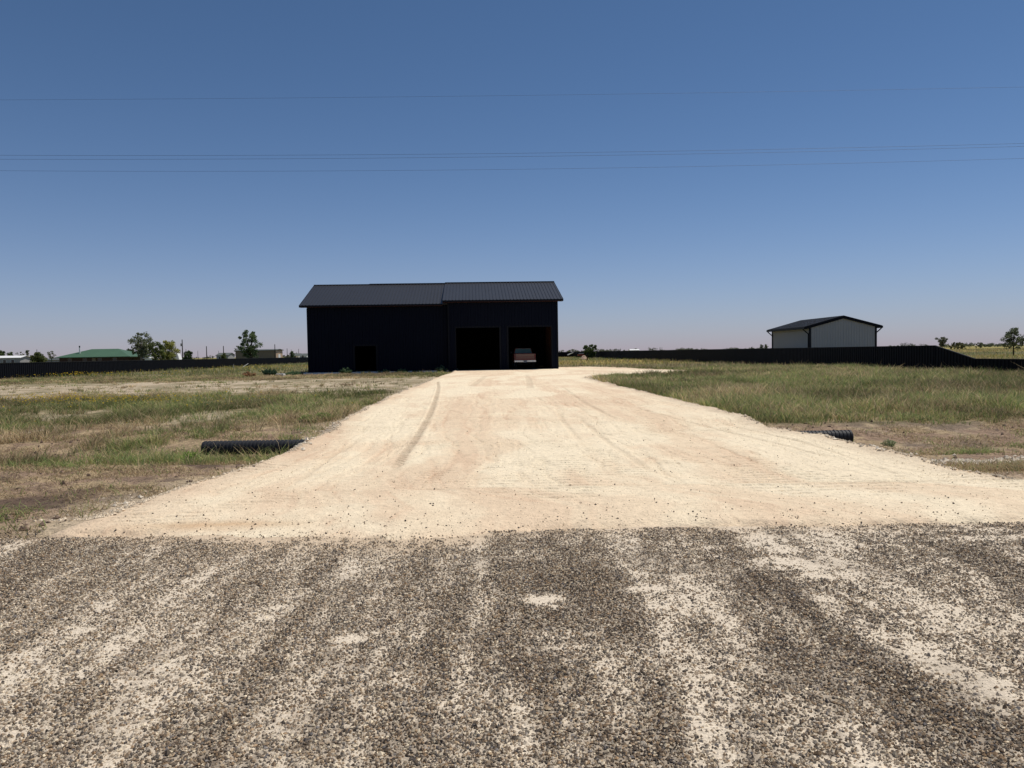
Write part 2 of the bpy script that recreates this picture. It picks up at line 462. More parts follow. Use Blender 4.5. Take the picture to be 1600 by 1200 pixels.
def dust(x, y):
    # dragged by turning tyres: the trails follow the lane towards the viewer and fan out a little
    fan = x / (1 + 0.03 * (y - 3)) + 0.10 * (fbm(x * 0.7, y * 0.7, 50, 2) - 0.5)
    n = fbm(fan * 2.0, y * 0.40, 51, 5); n2 = fbm(x * 4, y * 2.4, 52, 4); n3 = fbm(fan * 6.0, y * 0.8, 53, 4); n5 = fbm(x * 16, y * 11, 54, 3)
    m = 0.12 + 0.25 * sst(0.38, 0.70, n) + 0.23 * sst(0.42, 0.70, n3) + 0.24 * np.exp(-((x - 2.2 - 0.55 * np.clip(6.5 - y, 0, 4) * 0.28) / 0.30) ** 2)
    m = m * (0.25 + 0.65 * n2 + 1.0 * (n5 - 0.2))
    for (cx, cy, sx, sy, w) in DS:
        q = np.exp(-(((x - cx) / (sx * 1.15)) ** 2 + ((y - cy) / (sy * 1.15)) ** 2))
        m = np.maximum(m, np.clip(w * 1.05 * q * (0.15 + 1.25 * n5) * (0.55 + 0.9 * n2), 0, 1))
    m = np.maximum(m, 0.55 * sst(-5.6, -4.4, x) * np.exp(-np.clip(road_edge(x) - y, 0, 9) / (0.22 + 0.22 * sst(1.0, 3.5, x))) * np.clip(0.25 + 1.5 * (n5 - 0.25), 0, 1.1))
    return np.clip(m, 0, 1)

BINDER = C3(0.090, 0.062, 0.042); DUST = C3(0.68, 0.585, 0.455)
xs = axis(-400, 400, -7, 7, 0.035, 1.12, 30)
ys = np.concatenate([np.arange(-6, 2.4, 0.3), np.arange(2.4, 6.9, 0.035)])
X, Y = np.meshgrid(xs, ys, indexing='ij')
Dm = dust(X, Y)
gr = fbm(X * 26, Y * 26, 55, 2)
Zr = 0.003 * Dm + 0.004 * (fbm(X * 20, Y * 20, 56, 2) - 0.5) - 0.10 * sst(6.72, 6.86, Y + 0.25 * (fbm(X * 1.3, X * 0, 57, 4) - 0.5))
seam = sst(-0.65, 0.05, Y - road_edge(X) + 0.5 * (fbm(X * 2.5, Y * 2.5, 60, 4) - 0.5)) * sst(-5.4, -4.6, X)
cc = mixc(np.broadcast_to(BINDER, X.shape + (3,)), mixc(np.broadcast_to(DUST, X.shape + (3,)), C3(0.60, 0.475, 0.335), seam), np.clip(0.55 * seam, 0, 1) + (1 - 0.55 * seam) * np.clip(0.27 + 0.8 * sst(0.02, 0.42, Dm * (0.30 + 1.4 * gr)) - 0.3 * sst(0.55, 0.75, fbm(X * 2.0, Y * 1.2, 59, 3)), 0.05, 1))
M['road'] = colmat('chip_seal', 0.9, 0.2, [(70, 0.3, 4)], [(120, 0.008, 0.9), (45, 0.012, 0.6)])
o = npmesh('road', np.stack([X, Y, Zr], -1).reshape(-1, 3), [grid_faces(len(xs), len(ys))], M['road'], cols=cc.reshape(-1, 3), smooth=True)
tag(o, 'weathered chip seal road with patches of pale dust', 'road', kind='structure')

# ------------------------------------------------------------------ structure: driveway
ysd = np.concatenate([np.arange(5.9, 14, 0.021), np.arange(14, 20, 0.042), np.arange(20, 34, 0.08), np.arange(34, 74.6, 0.2)])
ts = np.concatenate([np.linspace(-0.9, 0.6, 34)[:-1], np.linspace(0, 1, 300), np.linspace(-0.6, 0.9, 34)[1:]])
nL = 33; nM = 300
xl = drive_xl(ysd); xr = drive_xr(ysd)
cols_ = []
for k, t in enumerate(ts):
    if k < nL: cols_.append(xl + t)
    elif k < nL + nM: cols_.append(xl + 0.6 + t * (xr - xl - 1.2))
    else: cols_.append(xr + t)
X = np.array(cols_); Y = np.broadcast_to(ysd, X.shape)
Zd = drive_z(X, Y)
T = (X - xl) / (xr - xl)
# tyre tracks: polylines on the ground
def track_mask(pts, hw, zz=0.09):
    P = np.array([[gnd(a, b, zz).x, gnd(a, b, zz).y] for a, b in pts])
    P = P[np.argsort(P[:, 1])]
    cx = np.interp(Y, P[:, 1], P[:, 0])
    inr = sst(P[0, 1] - 0.4, P[0, 1] + 0.4, Y) * (1 - sst(P[-1, 1] - 0.8, P[-1, 1] + 0.8, Y))
    return (1 - sst(hw * 0.75, hw * 1.2, np.abs(X - cx))) * inr, X - cx
tr1, dx1 = track_mask([(684, 597), (685, 606), (683, 616), (678, 632), (670, 652), (660, 670), (648, 690), (634, 708), (620, 727)], 0.07)
tr2, _ = track_mask([(822, 586), (826, 595), (828, 607)], 0.16)
tr3, _ = track_mask([(758, 588), (745, 598), (736, 604)], 0.16)
tr4, _ = track_mask([(752, 690), (765, 702), (770, 716)], 0.10)
tr5, _ = track_mask([(905, 655), (960, 700), (1010, 730)], 0.05)
tr6, _ = track_mask([(870, 640), (880, 660), (905, 690)], 0.05)
tr7, _ = track_mask([(1110, 660), (1250, 690), (1400, 735)], 0.04)
tr8, _ = track_mask([(1000, 640), (1120, 672), (1290, 712)], 0.04)
tr9, _ = track_mask([(560, 690), (520, 712), (470, 745)], 0.05)
tr10, _ = track_mask([(880, 606), (905, 625), (960, 655)], 0.05)
tread = 0.5 + 0.5 * np.sign(np.sin(Y * 2 * math.pi / 0.17 + np.abs(dx1) * 30))
Zd = Zd - 0.018 * tr1 * (0.35 + 0.65 * tread) + 0.012 * np.exp(-((np.abs(dx1) - 0.12) / 0.03) ** 2) * (tr1 > -1) * sst(13, 14.5, Y) * (1 - sst(40, 44, Y))
for t_ in (tr2, tr3, tr5, tr6, tr7, tr8, tr9, tr10): Zd = Zd - 0.014 * t_
# roller and track ridges across the lane
pm = sst(0.47, 0.62, fbm(X * 0.65, Y * 0.5, 61, 3)) * sst(6.9, 7.6, Y) * (1 - sst(17, 20, Y))
lug = np.sin(Y * 2 * math.pi / 0.155 + 1.2 * fbm(X * 0.8, Y * 0.3, 63, 2))
Zd = Zd - pm * 0.022 * np.where(lug > 0.50, 1, 0) * sst(0.38, 0.58, fbm(X * 4, Y * 2.5, 64, 3))
Zd = Zd - 0.010 * sst(0.60, 0.70, fbm(T * 60, Y * 0.35, 70, 3)) * sst(8, 10, Y) * (1 - sst(26, 32, Y))
LIME = C3(0.760, 0.630, 0.450); LIMED = C3(0.690, 0.535, 0.375); LIMEL = C3(0.80, 0.695, 0.510); ORANGE = C3(0.50, 0.31, 0.16)
st1 = fbm(T * 9 + 1.2 * (fbm(X * 0.8, Y * 0.5, 94, 4) - 0.5), Y * 0.10 + 0.5 * (fbm(X * 0.7, Y * 0.4, 95, 3) - 0.5), 65, 5); st2 = fbm(T * 38, Y * 0.20, 66, 4); wq = fbm(X * 1.1, Y * 0.8, 92, 4) - 0.5; pa = fbm(X * 0.6 + 1.5 * wq, Y * 0.45 + 1.2 * (fbm(X * 0.9, Y * 0.9, 93, 4) - 0.5), 67, 6)
fine = 1 - sst(0.0, 0.035, np.abs(fbm(T * 26, Y * 0.16, 75, 3) - 0.5))
fine2 = 1 - sst(0.0, 0.03, np.abs(fbm(T * 17 + Y * 0.35, Y * 0.22, 76, 3) - 0.5))
Zd = Zd - 0.010 * (fine + 0.7 * fine2) * sst(7.5, 9, Y)
c = mixc(np.broadcast_to(LIME, X.shape + (3,)), LIMED, 0.75 * fine * sst(0.36, 0.56, pa) + 0.55 * fine2 * sst(0.40, 0.60, st1) +  np.clip(0.35 * sst(0.46, 0.62, st1) + 0.50 * sst(0.50, 0.62, st2) + 0.35 * sst(0.50, 0.62, pa), 0, 1))
c = mixc(c, np.broadcast_to(LIMEL, X.shape + (3,)), 0.8 * (1 - sst(0.36, 0.52, st1 * 0.6 + pa * 0.4)))
c = mixc(c, np.broadcast_to(LIMED * 0.56, X.shape + (3,)), 0.95 * tr1 * (0.35 + 0.65 * tread) + 0.45 * np.clip(0.6 * tr2 + 0.6 * tr3 + 0.3 * tr4 + 0.4 * tr5 + 0.3 * tr6 + 0.45 * tr7 + 0.45 * tr8 + 0.4 * tr9 + 0.4 * tr10, 0, 1))
q = gnd(335, 823)
org = np.exp(-((X - q.x) / 0.75) ** 2 - ((Y - q.y) / 0.16) ** 2) * (0.7 + 0.6 * (fbm(X * 2, Y * 8, 68, 2) - 0.3))
c = mixc(c, np.broadcast_to(ORANGE, X.shape + (3,)), np.clip(0.7 * org, 0, 1))
ed = np.minimum(X - xl, xr - X)
c = mixc(c, np.broadcast_to(C3(0.50, 0.37, 0.26), X.shape + (3,)), 0.6 * (1 - sst(0.0, 0.7, ed)) * (0.4 + fbm(X * 1.5, Y * 1.5, 69, 2)))
M['drive'] = colmat('caliche', 0.95, 0.08, [(3.0, 0.06, 6), (14, 0.10, 6), (70, 0.14, 4)], [(12, 0.05, 0.5), (45, 0.02, 0.7), (160, 0.006, 0.6)])
o = npmesh('driveway', np.stack([X, Y, Zd], -1).reshape(-1, 3), [grid_faces(len(ts), len(ysd))], M['drive'], cols=c.reshape(-1, 3), smooth=True)
tag(o, 'cream crushed limestone driveway with tyre tracks leading to the dark barn', 'driveway', kind='structure')

# ------------------------------------------------------------------ scattered stones
rng = np.random.default_rng(7)
OCT_F = np.array([(0, 2, 4), (2, 1, 4), (1, 3, 4), (3, 0, 4), (2, 0, 5), (1, 2, 5), (3, 1, 5), (0, 3, 5)])
def stones(name, pts, rad, cols, flat=0.7, seed=1, jag=0.35):
    r = np.random.default_rng(seed)
    n = len(pts)
    base = np.array([(1, 0, 0), (-1, 0, 0), (0, 1, 0), (0, -1, 0), (0, 0, 1), (0, 0, -1)], float)
    V = base[None] * (1 + jag * (r.random((n, 6, 1)) * 2 - 1))
    V = V + jag * 0.5 * (r.random((n, 6, 3)) * 2 - 1)
    sc = np.stack([1 + 0.4 * (r.random(n) - .5), 1 + 0.4 * (r.random(n) - .5), flat * (1 + 0.5 * (r.random(n) - .5))], 1)
    V = V * sc[:, None] * rad[:, None, None]
    a = r.random(n) * 2 * math.pi
    ca, sa = np.cos(a)[:, None], np.sin(a)[:, None]
    V = np.stack([V[..., 0] * ca - V[..., 1] * sa, V[..., 0] * sa + V[..., 1] * ca, V[..., 2]], -1)
    V = V + pts[:, None, :]
    Fc = (OCT_F[None] + 6 * np.arange(n)[:, None, None]).reshape(-1, 3)
    cv = np.repeat(cols[:, None, :], 6, 1) * (0.9 + 0.2 * r.random((n, 6, 1)))
    return npmesh(name, V.reshape(-1, 3), [Fc], M['stone'], cols=cv.reshape(-1, 3))

# chips of the road surface
n = 520000
px = rng.uniform(-6.6, 6.6, n)
py = 2.35 + (6.85 - 2.35) * rng.random(n) ** 1.25
keep = np.abs(px) < 0.72 * py + 2.4
px, py = px[keep], py[keep]
dm = dust(px, py)
over = sst(-0.60, 0.55, py - road_edge(px) + 0.5 * (fbm(px * 3, py * 3, 58, 3) - 0.5))
keep = rng.random(len(px)) > np.clip(0.75 * sst(0.16, 0.80, dm) + 0.97 * over, 0, 0.985)
keep &= py < 6.75
px, py, dm = px[keep], py[keep], dm[keep]
n = len(px)
PAL = np.array([(0.040, 0.031, 0.026), (0.085, 0.058, 0.038), (0.19, 0.125, 0.070), (0.36, 0.26, 0.155), (0.64, 0.54, 0.38), (0.14, 0.13, 0.13), (0.050, 0.044, 0.048), (0.27, 0.175, 0.095)])
pick = rng.choice(len(PAL), n, p=[.17, .22, .17, .12, .12, .03, .06, .11])
cs = PAL[pick] * (0.5 + 1.0 * rng.random((n, 1)))
dcov = np.clip(dm * 1.1 * rng.random(n) + 0.05 * rng.random(n) + 0.55 * (rng.random(n) < 0.14), 0, 0.9)
cs = cs * (1 - dcov[:, None]) + DUST * dcov[:, None]
rad = 0.0038 + 0.0054 * rng.random(n) ** 1.7
rad[rng.random(n) < 0.02] *= 1.4
o = stones('road_gravel', np.stack([px, py, np.maximum(0.001, drive_z(px, py)) + rad * 0.62 - 0.006 * dm], 1), rad, cs, 0.85, 3)
tag(o, 'brown and grey stone chips bedded in the road surface', 'road gravel', kind='stuff')

# dark loose chips carried onto the driveway, crumbs of limestone
n = 5200
py = 6.2 + np.abs(rng.normal(0, 1.0, n)) * 0.9 + (rng.random(n) < 0.30) * rng.random(n) * 9
px = rng.uniform(-1, 1, n) * (0.74 * py + 1)
k = (inside_drive(px, py) > 0.2) & (py > road_edge(px) - 0.1)
px, py = px[k], py[k]; n = len(px)
rad = 0.003 + 0.009 * rng.random(n) ** 5
dark = rng.random(n) < 0.55
cs = np.where(dark[:, None], C3(0.06, 0.045, 0.038), C3(0.36, 0.27, 0.19)) * (0.6 + 0.8 * rng.random((n, 1)))
o = stones('loose_pebbles', np.stack([px, py, drive_z(px, py) + rad * 0.4], 1), rad, cs, 0.8, 5)
tag(o, 'small dark pebbles scattered over the near end of the driveway', 'pebbles', kind='stuff')

n = 34000
py = 6.3 + 20 * rng.random(n) ** 1.6
px = drive_xl(py) + rng.random(n) * (drive_xr(py) - drive_xl(py))
k = (py > road_edge(px) - 0.05) & (rng.random(n) < 0.25 + 1.8 * (fbm(px * 0.7, py * 0.7, 74, 3) - 0.35)) & (np.abs(px) < 0.74 * py + 1)
px, py = px[k], py[k]; n = len(px)
rad = 0.002 + 0.007 * rng.random(n) ** 3.5 + 0.0001 * py
cs = C3(0.70, 0.58, 0.40) * (0.75 + 0.4 * rng.random((n, 1)))
o = stones('limestone_gravel', np.stack([px, py, drive_z(px, py) + rad * 0.12], 1), rad, cs, 0.55, 9)
tag(o, 'fine cream limestone crumbs lying on the driveway surface', 'gravel', kind='stuff')

# white limestone rubble along the driveway margins
n = 26000
py = 7.5 + 50 * rng.random(n) ** 2.0
side = rng.random(n) < 0.5
off = np.abs(rng.normal(0, 0.28, n)) - 0.12
px = np.where(side, drive_xl(py) - off + 0.1, drive_xr(py) + off - 0.1)
k = (rng.random(n) < 0.25 + 1.6 * (fbm(px * 0.9, py * 0.9, 71, 3) - 0.35)) & (py < 45)
px, py = px[k], py[k]; n = len(px)
rad = 0.006 + 0.022 * rng.random(n) ** 3.5 * (0.6 + 0.03 * py)
cs = C3(0.70, 0.585, 0.43) * (0.62 + 0.5 * rng.random((n, 1)))
zz = np.maximum(drive_z(px, py), terrain_z(px, py))
# extra heaps at the culvert mouths and on the bank
hp = [(450, 706, .35, 90), (425, 715, .3, 60), (500, 675, .4, 140), (515, 668, .3, 70), (190, 790, .10, 14), (1310, 684, .5, 120), (1360, 694, .5, 140), (1450, 711, .7, 420), (1540, 713, .8, 520), (1620, 715, .8, 420), (48, 672, .1, 10)]
ex = [];
for a, b, s, m_ in hp:
    g0 = gnd(a, b, 0.0)
    ex.append(np.stack([rng.normal(g0.x, s, m_), rng.normal(g0.y, 0.11 if a > 1400 else 0.22, m_)], 1))
ex = np.concatenate(ex)
ex = ex[inside_drive(ex[:, 0], ex[:, 1]) < 0.30]
ez = np.maximum(drive_z(ex[:, 0], ex[:, 1]), terrain_z(ex[:, 0], ex[:, 1]))
er = 0.010 + 0.032 * rng.random(len(ex)) ** 2.5
ec = C3(0.76, 0.67, 0.53) * (0.7 + 0.4 * rng.random((len(ex), 1)))
o = stones('rubble', np.concatenate([np.stack([px, py, zz + rad * 0.15], 1), np.stack([ex[:, 0], ex[:, 1], ez + er * 0.3], 1)]),
           np.concatenate([rad, er]), np.concatenate([cs, ec]), 0.75, 6)
tag(o, 'white limestone rubble strewn along both edges of the driveway', 'rubble', kind='stuff')

# clods of turned soil on both verges
n = 9000
py = rng.uniform(7.1, 17.5, n); px = rng.uniform(-1, 1, n) * (0.74 * py + 2)
k = (inside_drive(px, py) < -0.1) & (rng.random(n) < 3.0 * (fbm(px * 0.8, py * 1.4, 73, 3) - 0.45))
px, py = px[k], py[k]; n = len(px)
rad = 0.008 + 0.036 * rng.random(n) ** 3.5
cs = (SOILD * 1.25)[None] * (0.55 + 0.9 * rng.random((n, 1)))
o = stones('soil_clods', np.stack([px, py, terrain_z(px, py) + rad * 0.25], 1), rad, cs, 0.7, 8, 0.5)
tag(o, 'dark crumbly clods of turned soil on the road verges', 'soil', kind='stuff')

# ------------------------------------------------------------------ grass
def blades(name, pts, h, w, cols, seed=1, lean=0.35, seg=2, dirs=None):
    r = np.random.default_rng(seed)
    n = len(pts)
    a = r.random(n) * 2 * math.pi
    fx, fy = np.cos(a), np.sin(a)                 # width direction
    b = r.random(n) * 2 * math.pi if dirs is None else dirs
    ln = lean * h * (0.3 + 1.2 * r.random(n))
    lx, ly = np.cos(b) * ln, np.sin(b) * ln
    def P(t, wd, s):
        return np.stack([pts[:, 0] + lx * t ** 1.8 + s * fx * w * wd / 2, pts[:, 1] + ly * t ** 1.8 + s * fy * w * wd / 2,
                         pts[:, 2] + h * t * (1 - 0.10 * t * lean / 0.35)], 1)
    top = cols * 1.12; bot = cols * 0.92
    if seg == 2:
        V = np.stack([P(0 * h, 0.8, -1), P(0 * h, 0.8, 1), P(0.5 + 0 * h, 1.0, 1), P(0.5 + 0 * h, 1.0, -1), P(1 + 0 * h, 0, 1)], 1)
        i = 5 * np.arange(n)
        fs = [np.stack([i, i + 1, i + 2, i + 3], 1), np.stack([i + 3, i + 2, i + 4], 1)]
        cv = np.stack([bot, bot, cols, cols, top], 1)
    else:
        V = np.stack([P(0 * h, 1, -1), P(0 * h, 1, 1), P(1 + 0 * h, 0, 1)], 1)
        i = 3 * np.arange(n)
        fs = [np.stack([i, i + 1, i + 2], 1)]
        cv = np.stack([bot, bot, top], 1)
    return npmesh(name, V.reshape(-1, 3), fs, M['blade'], cols=cv.reshape(-1, 3))

GREEN = C3(0.225, 0.272, 0.095); GREEN2 = C3(0.160, 0.220, 0.080); OLV = C3(0.35, 0.325, 0.135); STRAW = C3(0.52, 0.41, 0.245); STRAWD = C3(0.33, 0.24, 0.14)
def grass_cols(x, y, r, dryness):
    n = len(x)
    base = np.where((r.random(n) < 0.5)[:, None], GREEN, GREEN2)
    base = np.where((r.random(n) < 0.35)[:, None], OLV, base)
    dry = r.random(n) < dryness
    base = np.where(dry[:, None], np.where((r.random(n) < 0.6)[:, None], STRAW, STRAWD), base)
    return base * (0.75 + 0.5 * r.random((n, 1)))

def blocked(x, y):
    """inside barn footprint or off the ground"""
    a = 0.05
    u = (x + 18.0) * math.cos(a) + (y - 67.0) * math.sin(a); v = -(x + 18.0) * math.sin(a) + (y - 67.0) * math.cos(a)
    return (u > -0.4) & (u < 22.5) & (v > -1.0) & (v < 14)

def scatter(nn, d0, d1, seed, power=1.5, side=0):
    """random ground points in the view wedge, count density falling as D^-power"""
    r = np.random.default_rng(seed)
    u = r.random(nn); e = 2 - power
    D = (d0 ** e + u * (d1 ** e - d0 ** e)) ** (1 / e)
    lim = 0.71 * D + 3.5
    x = (r.random(nn) * 2 - 1) * lim
    if side: x = np.abs(x) * side
    return x, D, r

def lfence_x(y): return -43.2 - 0.042 * (y - 64)
def rfence_x(y): return 26.6 - 0.047 * (y - 47)

def meadow(name, label, seed, nt, per, d0, d1, side, keepf, dryf, hf, wf, lean):
    """tussocks: every tuft has its own height and dryness, blades lean out of its heart"""
    x, y, r = scatter(nt, d0, d1, seed, 1.35, side)
    k = (r.random(len(x)) < keepf(x, y)) & (inside_drive(x, y) < -0.05) & ~blocked(x, y)
    x, y = x[k], y[k]; n = len(x)
    ht = hf(x, y) * (0.55 + 0.9 * r.random(n)); dt = np.clip(dryf(x, y) + 0.5 * (r.random(n) - 0.5), 0.03, 0.95)
    tint = (0.70 + 0.56 * r.random((n, 1))) * (0.72 + 0.56 * sst(0.35, 0.62, fbm(x * 0.30, y * 0.22, 91, 4)))[:, None]
    i = np.repeat(np.arange(n), per); m_ = len(i)
    a = r.random(m_) * 2 * math.pi; q = np.sqrt(r.random(m_))
    rad = (0.05 + 0.0022 * y[i] + 0.10 * ht[i]) * q
    bx, by = x[i] + np.cos(a) * rad, y[i] + np.sin(a) * rad
    h = ht[i] * (0.55 + 0.6 * r.random(m_)) * (1 - 0.35 * q)
    tall = r.random(m_) < 0.035
    dr = np.where(tall, 0.95, dt[i]); h = np.where(tall, h * 1.55, h)
    w = wf(by) * (0.7 + 0.6 * r.random(m_)) * np.where(tall, 0.7, 1)
    cs = grass_cols(bx, by, r, dr) * tint[i]
    o = blades(name, np.stack([bx, by, terrain_z(bx, by) - 0.01], 1), np.clip(h, 0.03, 1.0), w, cs, seed + 100, lean, 2, a + r.normal(0, 0.9, m_))
    return tag(o, label, 'grass', kind='stuff')
def keep_right(x, y):
    g = zones(x, y)[0]
    return g * (0.35 + 1.5 * (fbm(x * 1.2, y * 1.2, 81, 3) - 0.25))
meadow('grass', 'tall green meadow grass on the open lot right of the driveway', 101, 46000, 14, 15.8, 66, 1, keep_right,
       lambda x, y: 0.16 + 1.6 * (fbm(x * 0.45, y * 0.28, 83, 4) - 0.42),
       lambda x, y: (0.18 + 0.38 * fbm(x * 0.9, y * 0.9, 81, 3) + 0.35 * (fbm(x * 0.3, y * 0.3, 82, 3) - 0.45)) * (0.55 + 0.45 * sst(16.5, 20, y)),
       lambda y: 0.0035 + 0.00042 * y, 0.60)
def keep_left(x, y):
    g = zones(x, y)[0]
    return g * (0.25 + 1.9 * (fbm(x * 1.1, y * 1.1, 84, 3) - 0.28))
meadow('grass', 'patchy green and straw coloured grass tufts on the lot left of the driveway', 102, 46000, 14, 11.2, 66, -1, keep_left,
       lambda x, y: 0.44 + 2.6 * (fbm(x * 0.35, y * 0.25, 85, 4) - 0.45) - 0.15 * sst(20, 24, y) * (1 - sst(31, 36, y)),
       lambda x, y: (0.07 + 0.48 * fbm(x * 0.9, y * 0.9, 84, 3)) * (1 - 0.35 * sst(32, 40, y)),
       lambda y: 0.0032 + 0.0004 * y, 0.70)

# verge thatch: flat straw litter and scattered little tufts on bare soil
x, y, r = scatter(300000, 6.75, 18.5, 103, 1.1)
cl = fbm(x * 1.1, y * 2.0, 86, 4)
k = (inside_drive(x, y) < -0.05) & (r.random(len(x)) < 0.12 + 2.6 * (cl - 0.42)) & (y > 6.75 + 0.25 * fbm(x * 1.3, x * 0, 57, 4))
x, y, cl = x[k], y[k], cl[k]; n = len(x)
gv = np.clip(0.05 + 0.8 * sst(0.64, 0.74, fbm(x * 0.8, y * 0.8, 87, 3)) + 0.5 * (np.exp(-((x + 5.4) / 0.9) ** 2 - ((y - 7.4) / 0.5) ** 2)), 0, 0.85)
isg = r.random(n) < gv
cs = np.where(isg[:, None], GREEN * 1.15, np.where((r.random(n) < 0.6)[:, None], STRAW, STRAWD)) * (0.6 + 0.7 * r.random((n, 1)))
h = np.where(isg, 0.05 + 0.14 * r.random(n), 0.03 + 0.10 * r.random(n) ** 2)
o = blades('dry_grass', np.stack([x, y, terrain_z(x, y) - 0.004], 1), h, np.full(n, 0.0055) + 0.0003 * y, cs, 203, 1.3)
tag(o, 'short dry grass and straw litter on the bare road verges', 'dry grass', kind='stuff')

# dry patch by the shoulder at the right
x0 = gnd(1590, 728); r = np.random.default_rng(104)
x = r.normal(x0.x + 0.9, 0.8, 9000); y = r.normal(x0.y - 0.05, 0.26, 9000)
k = inside_drive(x, y) < 0.3
x, y = x[k], y[k]
o = blades('dry_grass', np.stack([x, y, np.maximum(terrain_z(x, y), -0.05) - 0.004], 1), 0.05 + 0.12 * r.random(len(x)), np.full(len(x), 0.007), grass_cols(x, y, r, 0.75), 204, 0.9)
tag(o, 'dry tan grass patch at the right end of the driveway mouth', 'dry grass', kind='stuff')

# far lot and open fields
x, y, r = scatter(150000, 64, 330, 105, 1.7)
cl = fbm(x * 0.35, y * 0.35, 88, 3)
k = (r.random(len(x)) < 0.2 + 1.6 * (cl - 0.25)) & ~blocked(x, y) & (inside_drive(x, y) < 0)
x, y, cl = x[k], y[k], cl[k]
dr = np.clip(0.45 + 1.5 * (fbm(x * 0.06, y * 0.06, 89, 3) - 0.45), 0.1, 0.9)
h = (0.12 + 0.40 * cl) * (0.6 + 0.8 * r.random(len(x)))
w = 0.010 + 0.0006 * y
cs = grass_cols(x, y, r, dr)
yf = (r.random(len(x)) < 0.25 * sst(0.5, 0.7, fbm(x * 0.04, y * 0.06, 90, 3)))
cs = np.where(yf[:, None], C3(0.38, 0.31, 0.04), cs)
o = blades('grass', np.stack([x, y, terrain_z(x, y) - 0.01], 1), h, w, cs, 205, 0.35, 1)
tag(o, 'far rough pasture grass around and behind the barn', 'grass', kind='stuff')

# yellow wildflowers
r = np.random.default_rng(106)
cl_ = [(20, 634, 3.0, 1.0, 260), (85, 636, .8, .5, 130), (150, 636, 1.6, .8, 240), (205, 636, 1.2, .5, 200), (110, 591, 5, 2.5, 130), (160, 589, 7, 2.5, 160), (100, 588, 2, 1.5, 110), (390, 581, 7, 4, 90), (440, 576, 9, 7, 130), (260, 640, 3, 3, 60), (330, 640, 3, 3, 40)]
P_, Hh, Ww = [], [], []
for a, b, sx, sy, m_ in cl_:
    g0 = gnd(a, b)
    q = np.stack([r.normal(g0.x, sx, m_), r.normal(g0.y, sy, m_)], 1)
    P_.append(q)
q = np.concatenate(P_); n = len(q)
dist = q[:, 1]
hgt = 0.22 + 0.20 * r.random(n)
rad = (0.008 + 0.00050 * dist) * (0.7 + 0.6 * r.random(n))
V, Fq, Cc = [], [], []
ang = np.linspace(0, 2 * math.pi, 6)[:-1]
ring = np.stack([np.cos(ang), np.sin(ang)], 1)
tz = terrain_z(q[:, 0], q[:, 1])
tilt = (r.random((n, 2)) - 0.5) * 1.2
V = np.zeros((n, 6, 3))
V[:, :5, 0] = q[:, 0, None] + rad[:, None] * ring[None, :, 0]
V[:, :5, 1] = q[:, 1, None] + rad[:, None] * ring[None, :, 1]
V[:, :5, 2] = (tz + hgt)[:, None] + rad[:, None] * (0.35 + tilt[:, :1] * ring[None, :, 0] + tilt[:, 1:] * ring[None, :, 1])
V[:, 5, 0] = q[:, 0]; V[:, 5, 1] = q[:, 1]; V[:, 5, 2] = tz + hgt
i = 6 * np.arange(n)[:, None, None]
tri = np.array([(j, (j + 1) % 5, 5) for j in range(5)])[None] + i
cv = np.broadcast_to(C3(0.55, 0.40, 0.03), (n, 6, 3)) * (0.7 + 0.5 * r.random((n, 1, 1)))
stem_v = np.stack([q[:, 0] - 0.003, q[:, 1], tz, q[:, 0] + 0.003, q[:, 1], tz, q[:, 0], q[:, 1], tz + hgt], 1).reshape(-1, 3)
st_i = 6 * n + 3 * np.arange(n)[:, None] + np.arange(3)[None]
o = npmesh('wildflowers', np.concatenate([V.reshape(-1, 3), stem_v]), [tri.reshape(-1, 3), st_i], M['blade'],
           cols=np.concatenate([cv.reshape(-1, 3), np.broadcast_to(GREEN, (3 * n, 3))]))
tag(o, 'yellow wildflowers blooming in the grass left of the driveway', 'flowers', kind='stuff')

# ------------------------------------------------------------------ ribbed steel sheets
RIB = [(0.0, 0.0), (0.17, 0.0), (0.195, 1.0), (0.275, 1.0)]
def ribbed(p0, du, nrm, length, zb, zt, holes=(), pitch=0.30, depth=0.055):
    """vertical ribbed sheet along du from p0; zb/zt functions of u; holes (u0,u1,z0,z1). Returns verts, quads"""
    p0 = Vector(p0); du = Vector(du); nrm = Vector(nrm)
    us = []
    k = 0
    while k * pitch < length:
        for a, d in RIB:
            u = k * pitch + a * pitch / 0.30
            if u < length: us.append((u, d * depth))
        k += 1
    us.append((length, 0.0))
    def off(u):
        q = u % pitch * 0.30 / pitch
        if q < 0.17: return 0.0
        if q < 0.195: return (q - 0.17) / 0.025 * depth
        if q < 0.275: return depth
        return (0.30 - q) / 0.025 * depth
    for h in holes:
        for e in (h[0], h[1]):
            us.append((e, off(e)))
    us.sort()
    V, Q = [], []
    def add(ua, oa, ub, ob, z0a, z1a, z0b, z1b):
        n = len(V)
        A = p0 + du * ua + nrm * oa; B = p0 + du * ub + nrm * ob
        V.extend([(A.x, A.y, z0a), (B.x, B.y, z0b), (B.x, B.y, z1b), (A.x, A.y, z1a)])
        Q.append((n, n + 1, n + 2, n + 3))
    for (ua, oa), (ub, ob) in zip(us[:-1], us[1:]):
        if ub - ua < 1e-6: continue
        m = (ua + ub) / 2
        spans = [(None, None)]
        for h in holes:
            if h[0] < m < h[1]:
                spans = []
                if h[2] > zb(m) + 0.01: spans.append((None, h[2]))
                if h[3] < zt(m) - 0.01: spans.append((h[3], None))
        for lo, hi in spans:
            add(ua, oa, ub, ob, zb(ua) if lo is None else lo, zt(ua) if hi is None else hi, zb(ub) if lo is None else lo, zt(ub) if hi is None else hi)
    return V, Q

